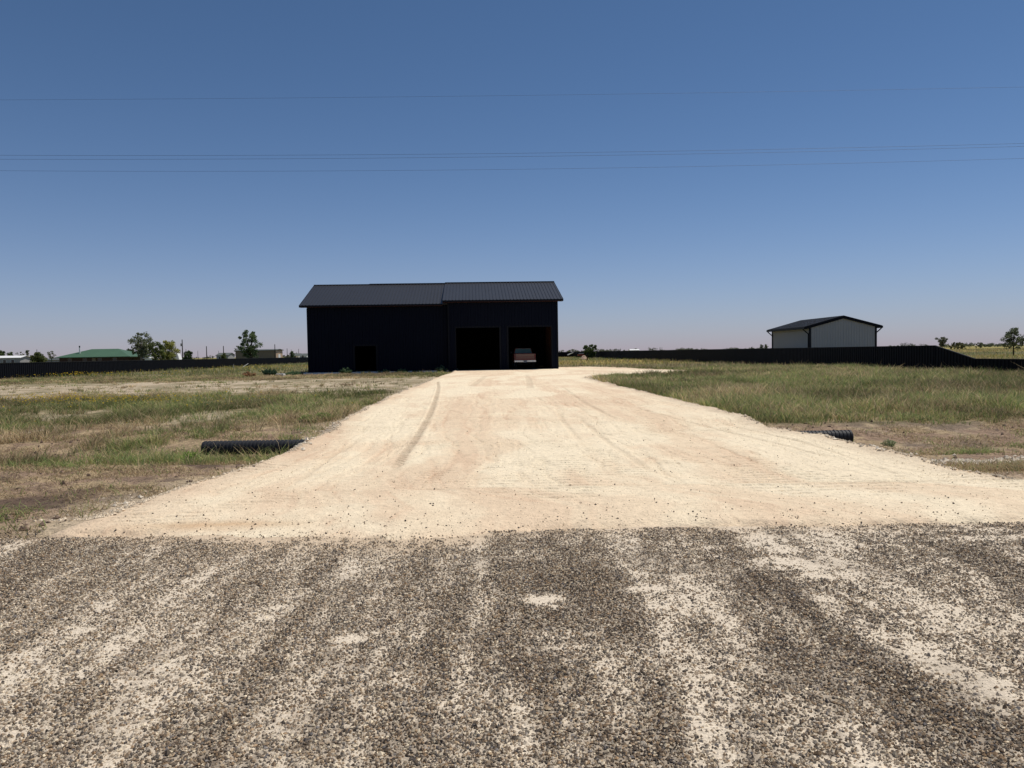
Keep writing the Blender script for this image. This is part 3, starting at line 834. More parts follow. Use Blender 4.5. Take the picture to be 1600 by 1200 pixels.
def sheet(name, parts, m, parent):
    V, Q = [], []
    for v, q in parts:
        n = len(V); V += v; Q += [tuple(i + n for i in f) for f in q]
    return npmesh(name, V, [np.array(Q)], m, parent)

def ribbed_slope(e0, e1, r0, r1, pitch=0.30, depth=0.045, thick=0.05):
    """ribbed roof plane: eave from e0 to e1, ridge from r0 to r1, with an underside"""
    e0, e1, r0, r1 = map(Vector, (e0, e1, r0, r1))
    L = (e1 - e0).length; du = (e1 - e0) / L
    nrm = (e1 - e0).cross(r0 - e0).normalized()
    if nrm.z < 0: nrm = -nrm
    us = []; k = 0
    while k * pitch < L:
        for a, d in [(0, 0), (.20, 0), (.225, 1), (.275, 1)]:
            if k * pitch + a * pitch / .3 < L: us.append(((k * pitch + a * pitch / .3), d * depth))
        k += 1
    us.append((L, 0.0))
    V, Q = [], []
    for u, d in us:
        t = u / L
        a = e0.lerp(e1, t); b = r0.lerp(r1, t)
        V += [tuple(a + nrm * d), tuple(b + nrm * d), tuple(a - nrm * thick), tuple(b - nrm * thick)]
    for i in range(len(us) - 1):
        a = 4 * i; b = a + 4
        Q += [(a, b, b + 1, a + 1), (a + 2, a + 3, b + 3, b + 2), (a, a + 2, b + 2, b)]
    Q += [(0, 1, 3, 2), (4 * len(us) - 4, 4 * len(us) - 2, 4 * len(us) - 1, 4 * len(us) - 3)]
    return V, Q

# ------------------------------------------------------------------ the barn
A_B = 0.05
BX, BY = -18.0, 67.0
barn = thing('barn', 'large windowless navy metal barn with two open garage bays under a charcoal gable roof', 'barn', (BX, BY, 0), A_B)
UM, UR, VF, VB = 12.45, 22.12, -0.70, 12.6
RV, RZ = 6.0, 8.40
SL = 0.12                                                     # top of slab
zl = lambda v: 6.02 + (v + 0.6) * (RZ - 0.02 - 6.02) / (RV + 0.6)        # left roof, front slope
zr = lambda v: 6.26 + (v + 1.3) * (RZ + 0.04 - 6.26) / (RV + 1.3)        # right roof, front slope
zk = lambda v: RZ - (v - RV) * (RZ - 6.1) / (VB + 0.6 - RV)             # rear slope
one = lambda c: (lambda u: c)
gab = lambda u0: (lambda u: (zl(u0 + u) if u0 + u < RV else zk(u0 + u)) - 0.12)
gabr = lambda u0: (lambda u: (zr(u0 + u) if u0 + u < RV else zk(u0 + u)) - 0.12)
H1 = (13.08 - UM, 16.95 - UM, -1, 3.88); H2 = (17.72 - UM, 21.58 - UM, -1, 3.88)
HD = (4.06, 5.96, -1, 2.42)
sheet('wall', [ribbed((0, 0, 0), (1, 0, 0), (0, -1, 0), UM, one(SL), one(zl(0) - 0.10), [HD]),
               ribbed((UM, VF, 0), (1, 0, 0), (0, -1, 0), UR - UM, one(-0.05), one(zr(VF) - 0.10), [H1, H2]),
               ribbed((0, VB, 0), (0, -1, 0), (-1, 0, 0), VB, one(SL), lambda u: gab(0)(VB - u)),
               ribbed((UR, VF, 0), (0, 1, 0), (1, 0, 0), VB - VF, one(-0.05), gabr(VF)),
               ribbed((UR, VB, 0), (-1, 0, 0), (0, 1, 0), UR, one(SL), one(zk(VB) - 0.1)),
               ribbed((UM, 0, 0), (0, -1, 0), (-1, 0, 0), -VF, one(-0.05), lambda u: zr(-u) - 0.1)], M['navy'], barn)
# upper cheek between the two roof levels
mb = MB(); mb.poly([(UM, -0.6, zl(-0.6) - 0.1), (UM, RV, zl(RV) - 0.1), (UM, RV, zr(RV) - 0.1), (UM, -0.6, zr(-0.6) - 0.1)])
mb.build('gable_cheek', M['navy'], barn)
OV = 0.55
sheet('roof', [ribbed_slope((-OV, -0.6, 6.02), (UM - 0.02, -0.6, 6.02), (-OV, RV, RZ - 0.02), (UM - 0.02, RV, RZ - 0.02)),
               ribbed_slope((UM - 0.02, VB + 0.6, 6.1), (-OV, VB + 0.6, 6.1), (UM - 0.02, RV + 0.01, RZ - 0.02), (-OV, RV + 0.01, RZ - 0.02))], M['roof'], barn)
o = sheet('roof', [ribbed_slope((UM - 0.46, -1.3, 6.26), (UR + 0.46, -1.3, 6.26), (UM - 0.46, RV, RZ + 0.04), (UR + 0.46, RV, RZ + 0.04)),
               ribbed_slope((UR + 0.46, VB + 0.6, 6.14), (UM - 0.46, VB + 0.6, 6.14), (UR + 0.46, RV + 0.01, RZ + 0.04), (UM - 0.46, RV + 0.01, RZ + 0.04))], M['roof'], barn)
o['label'] = 'slightly raised roof section over the two garage bays'
mb = MB()
mb.bar((-OV - 0.02, RV, RZ - 0.02), (4.7, RV, RZ - 0.02), 0.30, 0.10)
mb.bar((4.72, RV, RZ + 0.0), (UM - 0.5, RV, RZ + 0.0), 0.32, 0.13)
mb.bar((UM - 0.48, RV, RZ + 0.06), (UR + 0.48, RV, RZ + 0.06), 0.32, 0.11)
mb.build('ridge_cap', M['roof'], barn)
mb = MB()
mb.box(-OV - 0.01, UM - 0.48, -0.64, -0.60, 5.90, 6.03)
mb.box(UM - 0.48, UR + 0.48, -1.345, -1.305, 6.13, 6.27)
for u in (-OV - 0.035, UM - 0.495, UR + 0.465):
    f = zl if u < 0 else zr; v0 = -0.62 if u < 0 else -1.33
    mb.hexa([(u, v0, f(v0) - 0.16), (u + 0.03, v0, f(v0) - 0.16), (u + 0.03, RV, f(RV) - 0.16), (u, RV, f(RV) - 0.16),
             (u, v0, f(v0) + 0.02), (u + 0.03, v0, f(v0) + 0.02), (u + 0.03, RV, f(RV) + 0.02), (u, RV, f(RV) + 0.02)])
mb.build('fascia', M['trim'], barn)
mb = MB()
mb.box(-OV, UM - 0.5, -0.665, -0.01, 5.86, 5.895)
mb.box(UM - 0.46, UR + 0.46, -1.37, VF - 0.03, 6.09, 6.125)
mb.build('soffit', M['soffit'], barn)
# trims round the bays, corner posts
def frame(u0, u1, ztop, vf, zb, parent):
    mb = MB(); w = 0.13; d0, d1 = vf - 0.045, vf + 0.24
    mb.box(u0 - w, u0 + 0.02, d0, d1, zb, ztop + w); mb.box(u1 - 0.02, u1 + w, d0, d1, zb, ztop + w)
    mb.box(u0 + 0.022, u1 - 0.022, d0 + 0.003, d1, ztop - 0.02, ztop + w)
    return mb.build('door_frame', M['trim'], parent)
frame(UM + H1[0], UM + H1[1], 3.88, VF, -0.05, barn)
frame(UM + H2[0], UM + H2[1], 3.88, VF, -0.05, barn)
frame(HD[0], HD[1], 2.42, 0.0, SL + 0.002, barn)
for (u, v, t) in ((0, 0, 5.9), (UM, VF, 6.3), (UR, VF, 6.3), (0, VB, 5.9), (UR, VB, 5.9)):
    mb = MB(); mb.box(u - 0.055, u + 0.055, v - 0.055, v + 0.055, SL if u == 0 else -0.05, t - 0.12)
    mb.build('corner_trim', M['trim'], barn)
mb = MB()
mb.box(-0.42, UM - 0.002, -0.36, VB + 0.1, -0.35, SL - 0.003)
mb.box(UM + 0.06, UR - 0.03, VF + 0.03, VB + 0.09, -0.34, SL - 0.01)
mb.build('slab', M['concrete'], barn)
# interior: lining with shade put in as near-black colour, timber framing along the bay's right wall
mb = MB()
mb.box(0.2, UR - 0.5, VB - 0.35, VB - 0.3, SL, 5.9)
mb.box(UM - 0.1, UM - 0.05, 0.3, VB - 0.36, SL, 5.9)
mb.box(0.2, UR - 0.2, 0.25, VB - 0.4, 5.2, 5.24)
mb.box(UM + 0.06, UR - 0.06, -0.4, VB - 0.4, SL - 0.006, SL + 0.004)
mb.build('shade_dark_lining', M['inside'], barn)
mb = MB()
for i in range(14):
    v = VF + 0.45 + i * 0.6
    mb.box(UR - 0.27, UR - 0.13, v, v + 0.045, SL + 0.01, 5.1)
for z in (0.6, 1.4, 2.2, 3.0, 3.8, 4.6):
    mb.box(UR - 0.125, UR - 0.07, VF + 0.3, VB - 0.5, z, z + 0.09)
mb.box(UR - 0.066, UR - 0.04, VF + 0.3, VB - 0.5, SL + 0.02, 5.1)
mb.build('wall_framing', M['wood'], barn)

# ------------------------------------------------------------------ pickup truck in the right bay
tp = at(820.5, 566, 69.4)
truck = thing('pickup_truck', 'maroon and tan old pickup truck parked tail outward inside the right garage bay', 'pickup truck', (tp.x, 69.4, SL), A_B)
W2 = 0.985
mb = MB()                                                     # bed: two sides, floor, front wall, wheel-well flare
for s in (-1, 1):
    xo, xi = s * W2, s * (W2 - 0.10)
    mb.hexa([(min(xo, xi) * 1, 0.05, 0.62), (max(xo, xi), 0.05, 0.62), (max(xo, xi), 2.35, 0.62), (min(xo, xi), 2.35, 0.62),
             (min(xo, xi), 0.05, 1.36), (max(xo, xi), 0.05, 1.36), (max(xo, xi), 2.35, 1.36), (min(xo, xi), 2.35, 1.36)])
mb.box(-W2 + 0.101, W2 - 0.101, 0.06, 2.34, 0.80, 0.86)
mb.box(-W2 + 0.101, W2 - 0.101, 2.28, 2.345, 0.861, 1.34)
mb.build('truck_bed', M['maroon'], truck, bevel=0.015)
mb = MB()
mb.box(-W2 + 0.13, W2 - 0.13, -0.02, 0.045, 0.78, 1.37)
tg = mb.build('tailgate', M['maroon'], truck, bevel=0.012)
mb = MB(); mb.box(-W2 + 0.16, W2 - 0.16, -0.028, -0.021, 1.10, 1.34); mb.build('upper_panel', M['tan_paint'], tg)
mb = MB(); mb.box(-W2 + 0.16, W2 - 0.16, -0.030, -0.0215, 0.96, 1.03); mb.build('trim_strip', M['tan_paint'], tg)
for s in (-1, 1):
    mb = MB(); x0, x1 = sorted((s * (W2 - 0.12), s * (W2 - 0.01)))
    mb.box(x0, x1, -0.012, 0.048, 0.86, 1.24); mb.build('tail_light', M['redlens'], truck, bevel=0.01)
mb = MB()
mb.box(-W2, -0.20, -0.20, -0.06, 0.62, 0.76); mb.box(0.20, W2, -0.20, -0.06, 0.62, 0.76); mb.box(-0.201, 0.201, -0.15, -0.061, 0.60, 0.74)
bmpr = mb.build('bumper', M['chrome'], truck, bevel=0.02)
mb = MB(); mb.box(-0.155, 0.155, -0.162, -0.152, 0.575, 0.725); mb.build('licence_plate', M['plate'], bmpr)
mb = MB()                                                     # cab and hood
mb.hexa([(-W2, 2.40, 0.60), (W2, 2.40, 0.60), (W2, 5.3, 0.60), (-W2, 5.3, 0.60), (-W2, 2.40, 1.37), (W2, 2.40, 1.37), (W2, 5.3, 1.30), (-W2, 5.3, 1.30)])
mb.hexa([(-0.90, 2.42, 1.371), (0.90, 2.42, 1.371), (0.90, 4.0, 1.371), (-0.90, 4.0, 1.371), (-0.74, 2.60, 1.90), (0.74, 2.60, 1.90), (0.74, 3.55, 1.90), (-0.74, 3.55, 1.90)])
cab = mb.build('cab', M['maroon'], truck, bevel=0.03)
mb = MB(); mb.hexa([(-0.82, 2.405, 1.42), (0.82, 2.405, 1.42), (0.82, 2.43, 1.42), (-0.82, 2.43, 1.42), (-0.70, 2.56, 1.86), (0.70, 2.56, 1.86), (0.70, 2.585, 1.86), (-0.70, 2.585, 1.86)])
mb.build('rear_window', M['cabglass'], cab)
mb = MB()
mb.box(-1.15, -1.02, 3.55, 3.60, 1.42, 1.60); mb.bar((-1.02, 3.58, 1.45), (-0.90, 3.6, 1.42), 0.03)
mb.build('wing_mirror', M['black'], cab)
for (sx, vy) in ((-1, 0.95), (1, 0.95), (-1, 4.35), (1, 4.35)):
    mb = MB(); mb.tube([(sx * 0.70, vy, 0.39), (sx * 0.72, vy, 0.39), (sx * 0.92, vy, 0.39), (sx * 0.94, vy, 0.39)], [0.34, 0.39, 0.39, 0.34], 22)
    wh = mb.build('wheel', M['rubber'], truck)
    mb = MB(); mb.tube([(sx * 0.925, vy, 0.39), (sx * 0.955, vy, 0.39)], [0.21, 0.17], 16); mb.build('rim', M['chrome'], wh)
mb = MB(); mb.box(-0.45, -0.33, 0.2, 5.1, 0.50, 0.62); mb.box(0.33, 0.45, 0.2, 5.1, 0.50, 0.62); mb.tube([(-0.75, 0.95, 0.39), (0.75, 0.95, 0.39)], 0.06, 8); mb.build('chassis', M['black'], truck)

# ------------------------------------------------------------------ black metal fences
def fence(name, label, pts, tops):
    """pts: ground polyline; tops: height at each point"""
    p0 = Vector((*pts[0], 0))
    root = thing(name, label, 'fence', p0)
    sh = []; rail = MB()
    for (a, b, ta, tb) in zip(pts[:-1], pts[1:], tops[:-1], tops[1:]):
        A = Vector((*a, 0)) - p0; B = Vector((*b, 0)) - p0
        L = (B - A).length; d = (B - A) / L; nr = Vector((d.y, -d.x, 0))
        if (A + p0).dot(nr) > 0: nr = -nr                    # ribs face the lot
        sh.append(ribbed(A, d, nr, L, one(-0.35), lambda u, ta=ta, tb=tb, L=L: ta + (tb - ta) * u / L, (), 0.30, 0.035))
        rail.bar(A + Vector((0, 0, ta + 0.012)), B + Vector((0, 0, tb + 0.012)), 0.09, 0.05)
    sheet('fence_panel', sh, M['fence'], root)
    rail.build('top_rail', M['fence_rail'], root)
    return root
fence('metal_fence', 'long black ribbed metal fence along the left side of the lot', [(lfence_x(24), 24), (lfence_x(228), 228)], [1.44, 1.28])
fence('metal_fence', 'black ribbed metal fence along the right side, stepping down to a low section', [(rfence_x(20), 20), (rfence_x(43.6), 43.6), (rfence_x(47.4), 47.4), (rfence_x(228), 228)], [0.80, 0.80, 1.60, 1.58])
fence('metal_fence', 'far black metal fence closing the lot behind the barn', [(lfence_x(228.3), 228.3), (rfence_x(228.3), 228.3)], [1.50, 1.55])

# ------------------------------------------------------------------ white shed beyond the right fence
SD = 85.0
sx = at(1265.5, 540, SD).x
shed = thing('metal_shed', 'pale grey metal shed with black trim and dark gable roof beyond the right fence', 'shed', (sx, SD, 0), 0.004)
SW, SLn, EZ, PZ, OVH = 7.42, 12.0, 3.98, 5.14, 0.60
sz = lambda x: PZ - abs(x - SW / 2) * (PZ - EZ) / (SW / 2 + OVH)
sheet('wall', [ribbed((0, 0, 0), (1, 0, 0), (0, -1, 0), SW, one(-0.1), lambda u: sz(u) - 0.06, ((SW/2, SW/2 + 1e-4, 90, 91),), 0.30, 0.036),
               ribbed((0, SLn, 0), (0, -1, 0), (-1, 0, 0), SLn, one(-0.1), one(sz(0) - 0.06), (), 0.30, 0.036),
               ribbed((SW, 0, 0), (0, 1, 0), (1, 0, 0), SLn, one(-0.1), one(sz(0) - 0.06), (), 0.30, 0.036),
               ribbed((SW, SLn, 0), (-1, 0, 0), (0, 1, 0), SW, one(-0.1), lambda u: sz(u) - 0.06, ((SW/2, SW/2 + 1e-4, 90, 91),), 0.30, 0.036)], M['shed_wall'], shed)
sheet('roof', [ribbed_slope((-OVH, SLn + .15, EZ), (-OVH, -.15, EZ), (SW / 2, SLn + .15, PZ), (SW / 2, -.15, PZ)),
               ribbed_slope((SW + OVH, -.15, EZ), (SW + OVH, SLn + .15, EZ), (SW / 2, -.15, PZ), (SW / 2, SLn + .15, PZ))], M['roof'], shed)
for y0 in (-0.21, SLn + 0.17):
    mb = MB()
    for xa, xb in ((-OVH, SW / 2), (SW + OVH, SW / 2)):
        mb.hexa([(xa, y0, EZ - 0.30), (xa, y0 + .04, EZ - 0.30), (xb, y0 + .04, PZ - 0.30), (xb, y0, PZ - 0.30), (xa, y0, EZ + .03), (xa, y0 + .04, EZ + .03), (xb, y0 + .04, PZ + .04), (xb, y0, PZ + .04)])
    mb.build('fascia', M['trim'], shed)
for xg in (-OVH - 0.13, SW + OVH + 0.01):
    mb = MB(); mb.box(xg, xg + 0.13, -0.16, SLn + 0.16, EZ - 0.26, EZ - 0.01); mb.build('gutter', M['trim'], shed)
for (xa, xw, yy_) in ((-OVH - .06, -0.08, 0.28), (-OVH - .06, -0.08, SLn - 0.2), (SW + OVH + .06, SW + 0.08, 0.1)):
    mb = MB(); mb.bar((xa, yy_, EZ - 0.17), (xa, yy_, EZ - 0.32), 0.10); mb.bar((xa, yy_, EZ - 0.30), (xw, yy_, EZ - 0.80), 0.10); mb.bar((xw, yy_, EZ - 0.76), (xw, yy_, 0.1), 0.10)
    mb.build('downspout', M['trim'], shed)
for xc in (0, SW):
    for yc in (0, SLn):
        mb = MB(); mb.box(xc - 0.10, xc + 0.10, yc - 0.06, yc + 0.06, -0.1, EZ - 0.02); mb.build('corner_trim', M['trim'], shed)

# ------------------------------------------------------------------ houses and sheds beyond the left fence
def cabin(name, label, cat, x0, x1, ytop, D, depth, wall_m, roof_m, rise=0.7, rz=0.0, hip=False, ov=0.35, door=True, chimney=False, eave=None, windows=2, wf='white'):
    a = at(x0, ytop, D); b = at(x1, ytop, D)
    top = a.z * .5 + b.z * .5; w = b.x - a.x; ez = eave if eave is not None else top - rise
    root = thing(name, label, cat, (a.x, D, 0), rz)
    mb = MB()
    mb.box(0, w, 0, depth, -0.3, ez)
    if not hip:
        for xx in (0, w):
            mb.poly([(xx, 0, ez), (xx, depth, ez), (xx, depth / 2, top - 0.05)])
    mb.build('wall', wall_m, root)
    mb = MB(); t = 0.10
    if hip:
        h_ = min(w, depth) * 0.5
        c = [(-ov, -ov, ez), (w + ov, -ov, ez), (w + ov, depth + ov, ez), (-ov, depth + ov, ez)]
        r = [(h_ * .95, depth / 2, top), (w - h_ * .95, depth / 2, top)]
        mb.poly([c[0], c[1], r[1], r[0]]); mb.poly([c[1], c[2], r[1]]); mb.poly([c[2], c[3], r[0], r[1]]); mb.poly([c[3], c[0], r[0]])
        mb.box(-ov, w + ov, -ov, depth + ov, ez - 0.16, ez - 0.01)
    else:
        for y0, y1 in ((-ov, depth / 2), (depth + ov, depth / 2)):
            mb.hexa([(-ov, y0, ez - 0.1), (w + ov, y0, ez - 0.1), (w + ov, y1, top - 0.02), (-ov, y1, top - 0.02), (-ov, y0, ez), (w + ov, y0, ez), (w + ov, y1, top + 0.08), (-ov, y1, top + 0.08)])
    mb.build('roof', roof_m, root)
    for i in range(windows):
        xx = w * (i + 0.7) / (windows + 0.6)
        mb = MB(); mb.box(xx - .5, xx + .5, -0.05, -0.012, 0.9, min(2.0, ez - 0.25)); wd = mb.build('window', M[wf], root)
        mb = MB(); mb.box(xx - .42, xx + .42, -0.065, -0.052, 0.98, min(1.92, ez - 0.33)); mb.build('pane', M['glass'], wd)
    if door:
        xx = w * 0.5
        mb = MB(); mb.box(xx - .45, xx + .45, -0.05, -0.013, 0.0, 2.0); mb.build('door', M['tan_wall'], root)
    return root, w, ez, top
hs, hw_, hez, htop = cabin('house', 'brown brick house under a broad green hip roof behind the left fence', 'house', 92, 200, 545, 190, 11, M['brick'], M['green_roof'], hip=True, ov=0.8, eave=2.25, windows=4, wf='tan_wall')
mb = MB(); mb.poly([(-3.0, 1.5, 2.05), (-0.3, 1.2, 2.2), (3.0, 4.5, 3.3), (-0.3, 6.0, 2.45), (-3.0, 5.5, 2.15)]); mb.box(-3.0, -0.82, 1.2, 6, 1.95, 2.05); mb.box(-2.9, -2.75, 1.4, 1.55, -0.2, 1.95)
mb.build('porch_roof', M['green_roof'], hs)
cx_ = at(124, 550, 192).x - hs.location.x
mb = MB(); mb.tube([(cx_, 2.2, 2.6), (cx_, 2.2, 4.55)], 0.16, 10); mb.tube([(cx_ - .25, 2.6, 3), (cx_ - .25, 2.6, 4.7)], 0.10, 8); fl = mb.build('flue_pipe', M['white'], hs)
mb = MB(); mb.tube([(cx_ - .25, 2.6, 4.7), (cx_ - .25, 2.6, 5.15)], 0.17, 8); mb.build('flue_cap', M['black'], fl)

mh, w, ez, top = cabin('mobile_home', 'long grey mobile home with a bright white roof at the far left', 'mobile home', -40, 31, 556.5, 212, 5, M['grey_wall'], M['white'], rise=0.5, windows=5)
cabin('outbuilding', 'small white outbuilding between the mobile home and the round bush', 'outbuilding', 35, 41, 557, 216, 3, M['white'], M['white'], rise=0.5, windows=0)
cabin('outbuilding', 'low grey outbuilding between the round bush and the green roofed house', 'outbuilding', 67, 95, 560.5, 215, 5, M['grey_wall'], M['grey_roof'], rise=0.3, windows=0, door=False)
cabin('outbuilding', 'low grey lean-to behind the tall tree right of the green roofed house', 'outbuilding', 201, 226, 558.6, 200, 4, M['grey_wall'], M['grey_roof'], rise=0.35, windows=0, door=False)
cabin('outbuilding', 'little white well house beside the tall tree', 'outbuilding', 226, 233, 558.3, 186, 1.5, M['white'], M['white'], rise=0.2, windows=0, door=False)
cabin('house', 'small grey house far off behind the small shrub with the pole', 'house', 338, 356, 551.5, 330, 8, M['grey_wall'], M['grey_roof'], rise=1.0)
cabin('house', 'tiny pale distant house with white front left of the barn', 'house', 456, 466, 552.3, 420, 8, M['white'], M['grey_roof'], rise=1.3, windows=1)
cabin('house', 'tiny distant house with a white gable touching the barn edge', 'house', 468, 478, 552.5, 400, 8, M['white'], M['grey_roof'], rise=1.3, windows=1)
cabin('house', 'faint white roofed building on the horizon right of the barn', 'house', 985, 999, 545.6, 620, 10, M['white'], M['white'], rise=0.8, windows=0)

# tan workshop; sunlight on its end wall is painted as lighter tan
ts_c = at(431, 550, 196)
wk = thing('workshop', 'long tan metal workshop with a doorway end coloured lighter as if sunlit behind the tall leafy tree', 'workshop', (ts_c.x, 196, 0), math.radians(180 - 12))
Lw = 11.6; Ww = 3.4
mb = MB(); mb.box(0, Lw, -Ww, 0, -0.3, 3.2)
mb.build('wall', M['tan_wall'], wk)
mb = MB(); mb.box(-0.02, -0.005, -Ww, 0, -0.3, 3.19); ge = mb.build('end_wall', M['tan_sunlit'], wk)
mb = MB(); mb.box(-0.06, -0.022, -2.2, -1.2, 0, 2.2); mb.build('door', M['white'], ge)
mb = MB()
mb.hexa([(-.3, -Ww - .3, 3.2), (Lw + .3, -Ww - .3, 3.2), (Lw + .3, -Ww / 2, 3.45), (-.3, -Ww / 2, 3.45), (-.3, -Ww - .3, 3.32), (Lw + .3, -Ww - .3, 3.32), (Lw + .3, -Ww / 2, 3.58), (-.3, -Ww / 2, 3.58)])
mb.hexa([(-.3, .3, 3.2), (Lw + .3, .3, 3.2), (Lw + .3, -Ww / 2, 3.45), (-.3, -Ww / 2, 3.45), (-.3, .3, 3.32), (Lw + .3, .3, 3.32), (Lw + .3, -Ww / 2, 3.58), (-.3, -Ww / 2, 3.58)])
mb.build('roof', M['grey_roof'], wk)

# white travel trailer
a = at(263, 553, 222); b = at(280.5, 553, 222)
rv = thing('travel_trailer', 'white travel trailer parked below the yellow green tree', 'travel trailer', (a.x, 222, 0), 0.05)
w = b.x - a.x
mb = MB(); mb.hexa([(0, 0, 0.6), (w, 0, 0.6), (w, 2.4, 0.6), (0, 2.4, 0.6), (0.15, .1, 2.95), (w - 0.7, .1, 2.95), (w - 0.7, 2.3, 2.95), (0.15, 2.3, 2.95)]); mb.build('body', M['white'], rv, bevel=0.1)
mb = MB(); mb.box(0.5, 1.3, -0.03, 0.02, 1.5, 2.2); mb.build('window', M['glass'], rv)
for xx in (w * .45, w * .6):
    mb = MB(); mb.tube([(xx, 0.1, .35), (xx, 0.4, .35)], .35, 12); mb.build('wheel', M['rubber'], rv)

# ------------------------------------------------------------------ trees and shrubs
def leaves(name, centers, rads, per, leaf, c0, c1, parent, seed, vflat=0.8):
    r = np.random.default_rng(seed)
    n = len(centers)
    idx = np.repeat(np.arange(n), per)
    d = r.normal(0, 1, (len(idx), 3)); d /= np.linalg.norm(d, axis=1)[:, None]
    rr = r.random(len(idx)) ** 0.5
    p = centers[idx] + d * (rads[idx] * rr)[:, None] * np.array([1, 1, vflat])
    a = r.normal(0, 1, (len(idx), 3)); a /= np.linalg.norm(a, axis=1)[:, None]
    b = np.cross(a, r.normal(0, 1, (len(idx), 3))); b /= np.linalg.norm(b, axis=1)[:, None]
    s = leaf * (0.6 + 0.8 * r.random(len(idx)))[:, None]
    V = np.stack([p - a * s, p + b * s * .55, p + a * s, p - b * s * .55], 1)
    q = 4 * np.arange(len(idx))[:, None] + np.arange(4)[None]
    cl = r.random((n, 1)) * 0.6 + r.random((len(idx), 1)).reshape(n, -1) * 0.4
    t = cl.reshape(-1, 1)
    c = (np.asarray(c0) * (1 - t) + np.asarray(c1) * t) * 1.5  # colour lift, partly standing in for haze over the far trees
    return npmesh(name, V.reshape(-1, 3), [q], M['leaf'], parent, np.repeat(c[:, None], 4, 1).reshape(-1, 3))

def tree(name, label, cat, px, ybase, D, h, spread, clear, seed, c0, c1, nclump=26, per=70, leaf=0.16, trunk_r=0.14, bark='bark', shape='oval', group=None, zbase=0.0, clump_r=0.22, lean=0.0, stems=1):
    rnd = random.Random(seed); r = np.random.default_rng(seed)
    x = at(px, ybase, D).x
    root = thing(name, label, cat, (x, D, zbase), rnd.random() * 6.28 * 0, group)
    C = []; R = []
    for i in range(nclump):
        t = (i + 0.5) / nclump
        zz = clear + (h - clear) * (0.06 + 0.90 * t)
        f = (zz - clear) / (h - clear)
        prof = {'oval': math.sin(math.pi * min(1, 0.12 + 0.82 * f)) ** 0.7, 'broad': (1 - (2 * f - 0.9) ** 2 * 0.55) if f < .95 else .4,
                'vase': 0.35 + 0.75 * f if f < 0.8 else 0.9 - 1.2 * (f - .8), 'dome': math.sqrt(max(0.05, 1 - f * f)), 'column': 0.8 - 0.5 * f}[shape]
        ang = i * 2.399 + rnd.uniform(-.5, .5); rad = spread * prof * math.sqrt(rnd.random()) * rnd.uniform(.75, 1.1)
        C.append((math.cos(ang) * rad + lean * f, math.sin(ang) * rad * 0.9, zz + rnd.uniform(-.05, .05) * h)); R.append(h * clump_r * rnd.uniform(0.45, 1.0) * (0.6 + .4 * prof))
    C = np.array(C); R = np.array(R)
    mb = MB()
    for s_ in range(stems):
        so = (s_ - (stems - 1) / 2) * trunk_r * 2.5
        top_ = (lean * .6 + so * 3, 0, h * 0.72)
        pts = [Vector((so, 0, -0.15)), Vector((so + rnd.uniform(-.02, .02) * h, rnd.uniform(-.02, .02) * h, clear * .5)), Vector((so * 1.6 + rnd.uniform(-.03, .03) * h, 0, clear)), Vector(top_)]
        mb.tube(pts, [trunk_r * 1.25, trunk_r, trunk_r * .85, trunk_r * .25], 8)
    for k in range(0, nclump, 2):
        c = Vector(C[k]); f = max(0.0, (c.z - clear) / (h - clear))
        st = Vector((0, 0, clear * .8)).lerp(Vector((lean * .5, 0, h * .65)), f * .7)
        mid = st.lerp(c, .55) + Vector((0, 0, h * .03))
        mb.tube([st, mid, c], [trunk_r * .5, trunk_r * .3, trunk_r * .1], 5)
    mb.build('trunk', M[bark], root)
    leaves('crown', C, R * 1.10, int(per * 1.4), leaf, c0, c1, root, seed)
    return root
DG0, DG1 = (0.028, 0.045, 0.018), (0.085, 0.115, 0.040)
MG0, MG1 = (0.05, 0.065, 0.022), (0.15, 0.17, 0.055)
YG0, YG1 = (0.12, 0.13, 0.035), (0.30, 0.29, 0.085)
GG0, GG1 = (0.055, 0.065, 0.040), (0.14, 0.155, 0.085)

tree('tree', 'tall airy tree with pale branches beside the green roofed house', 'tree', 222, 562, 186, 7.7, 3.2, 1.6, 11, GG0, (0.17, .185, .10), 50, 42, 0.20, .24, 'bark_pale', 'vase', clump_r=.13)
tree('tree', 'dense dark green tree tucked behind the tall airy tree', 'tree', 243, 562, 192, 5.6, 2.9, 0.8, 12, DG0, MG1, 26, 90, .2, .2, 'bark', 'oval', clump_r=.2)
tree('tree', 'yellow green leafy tree left of the tallest utility pole', 'tree', 263, 562, 196, 6.2, 2.7, 0.9, 13, YG0, YG1, 26, 80, .2, .18, 'bark', 'oval', clump_r=.19)
tree('bush', 'dark rounded bush pressed against the right eave of the green roofed house', 'bush', 203, 562, 200, 4.2, 1.9, .3, 14, DG0, DG1, 18, 80, .18, .14, 'bark', 'dome', clump_r=.22)
tree('tree', 'dark green leafy tree with two tops in front of the tan workshop', 'tree', 391, 562, 168, 7.2, 2.7, 1.2, 15, (0.025, 0.045, .02), (0.12, 0.155, 0.065), 44, 46, .19, .15, 'bark_dark', 'oval', clump_r=.115, stems=2)
tree('bush', 'round olive bush like a ball between the mobile home and green roofed house', 'bush', 59, 566, 150, 3.15, 1.75, .0, 16, MG0, (0.13, .14, .05), 44, 110, .14, .12, 'bark', 'dome', clump_r=.22)
tree('tree', 'dark conifer behind the left end of the mobile home', 'tree', 2, 566, 240, 4.9, 1.5, .6, 17, DG0, DG1, 18, 70, .2, .14, 'bark', 'oval', clump_r=.2)
tree('tree', 'small dark tree behind the middle of the mobile home', 'tree', 16.5, 566, 240, 4.2, 1.1, 1.0, 18, DG0, DG1, 14, 70, .18, .12, 'bark', 'oval', clump_r=.2)
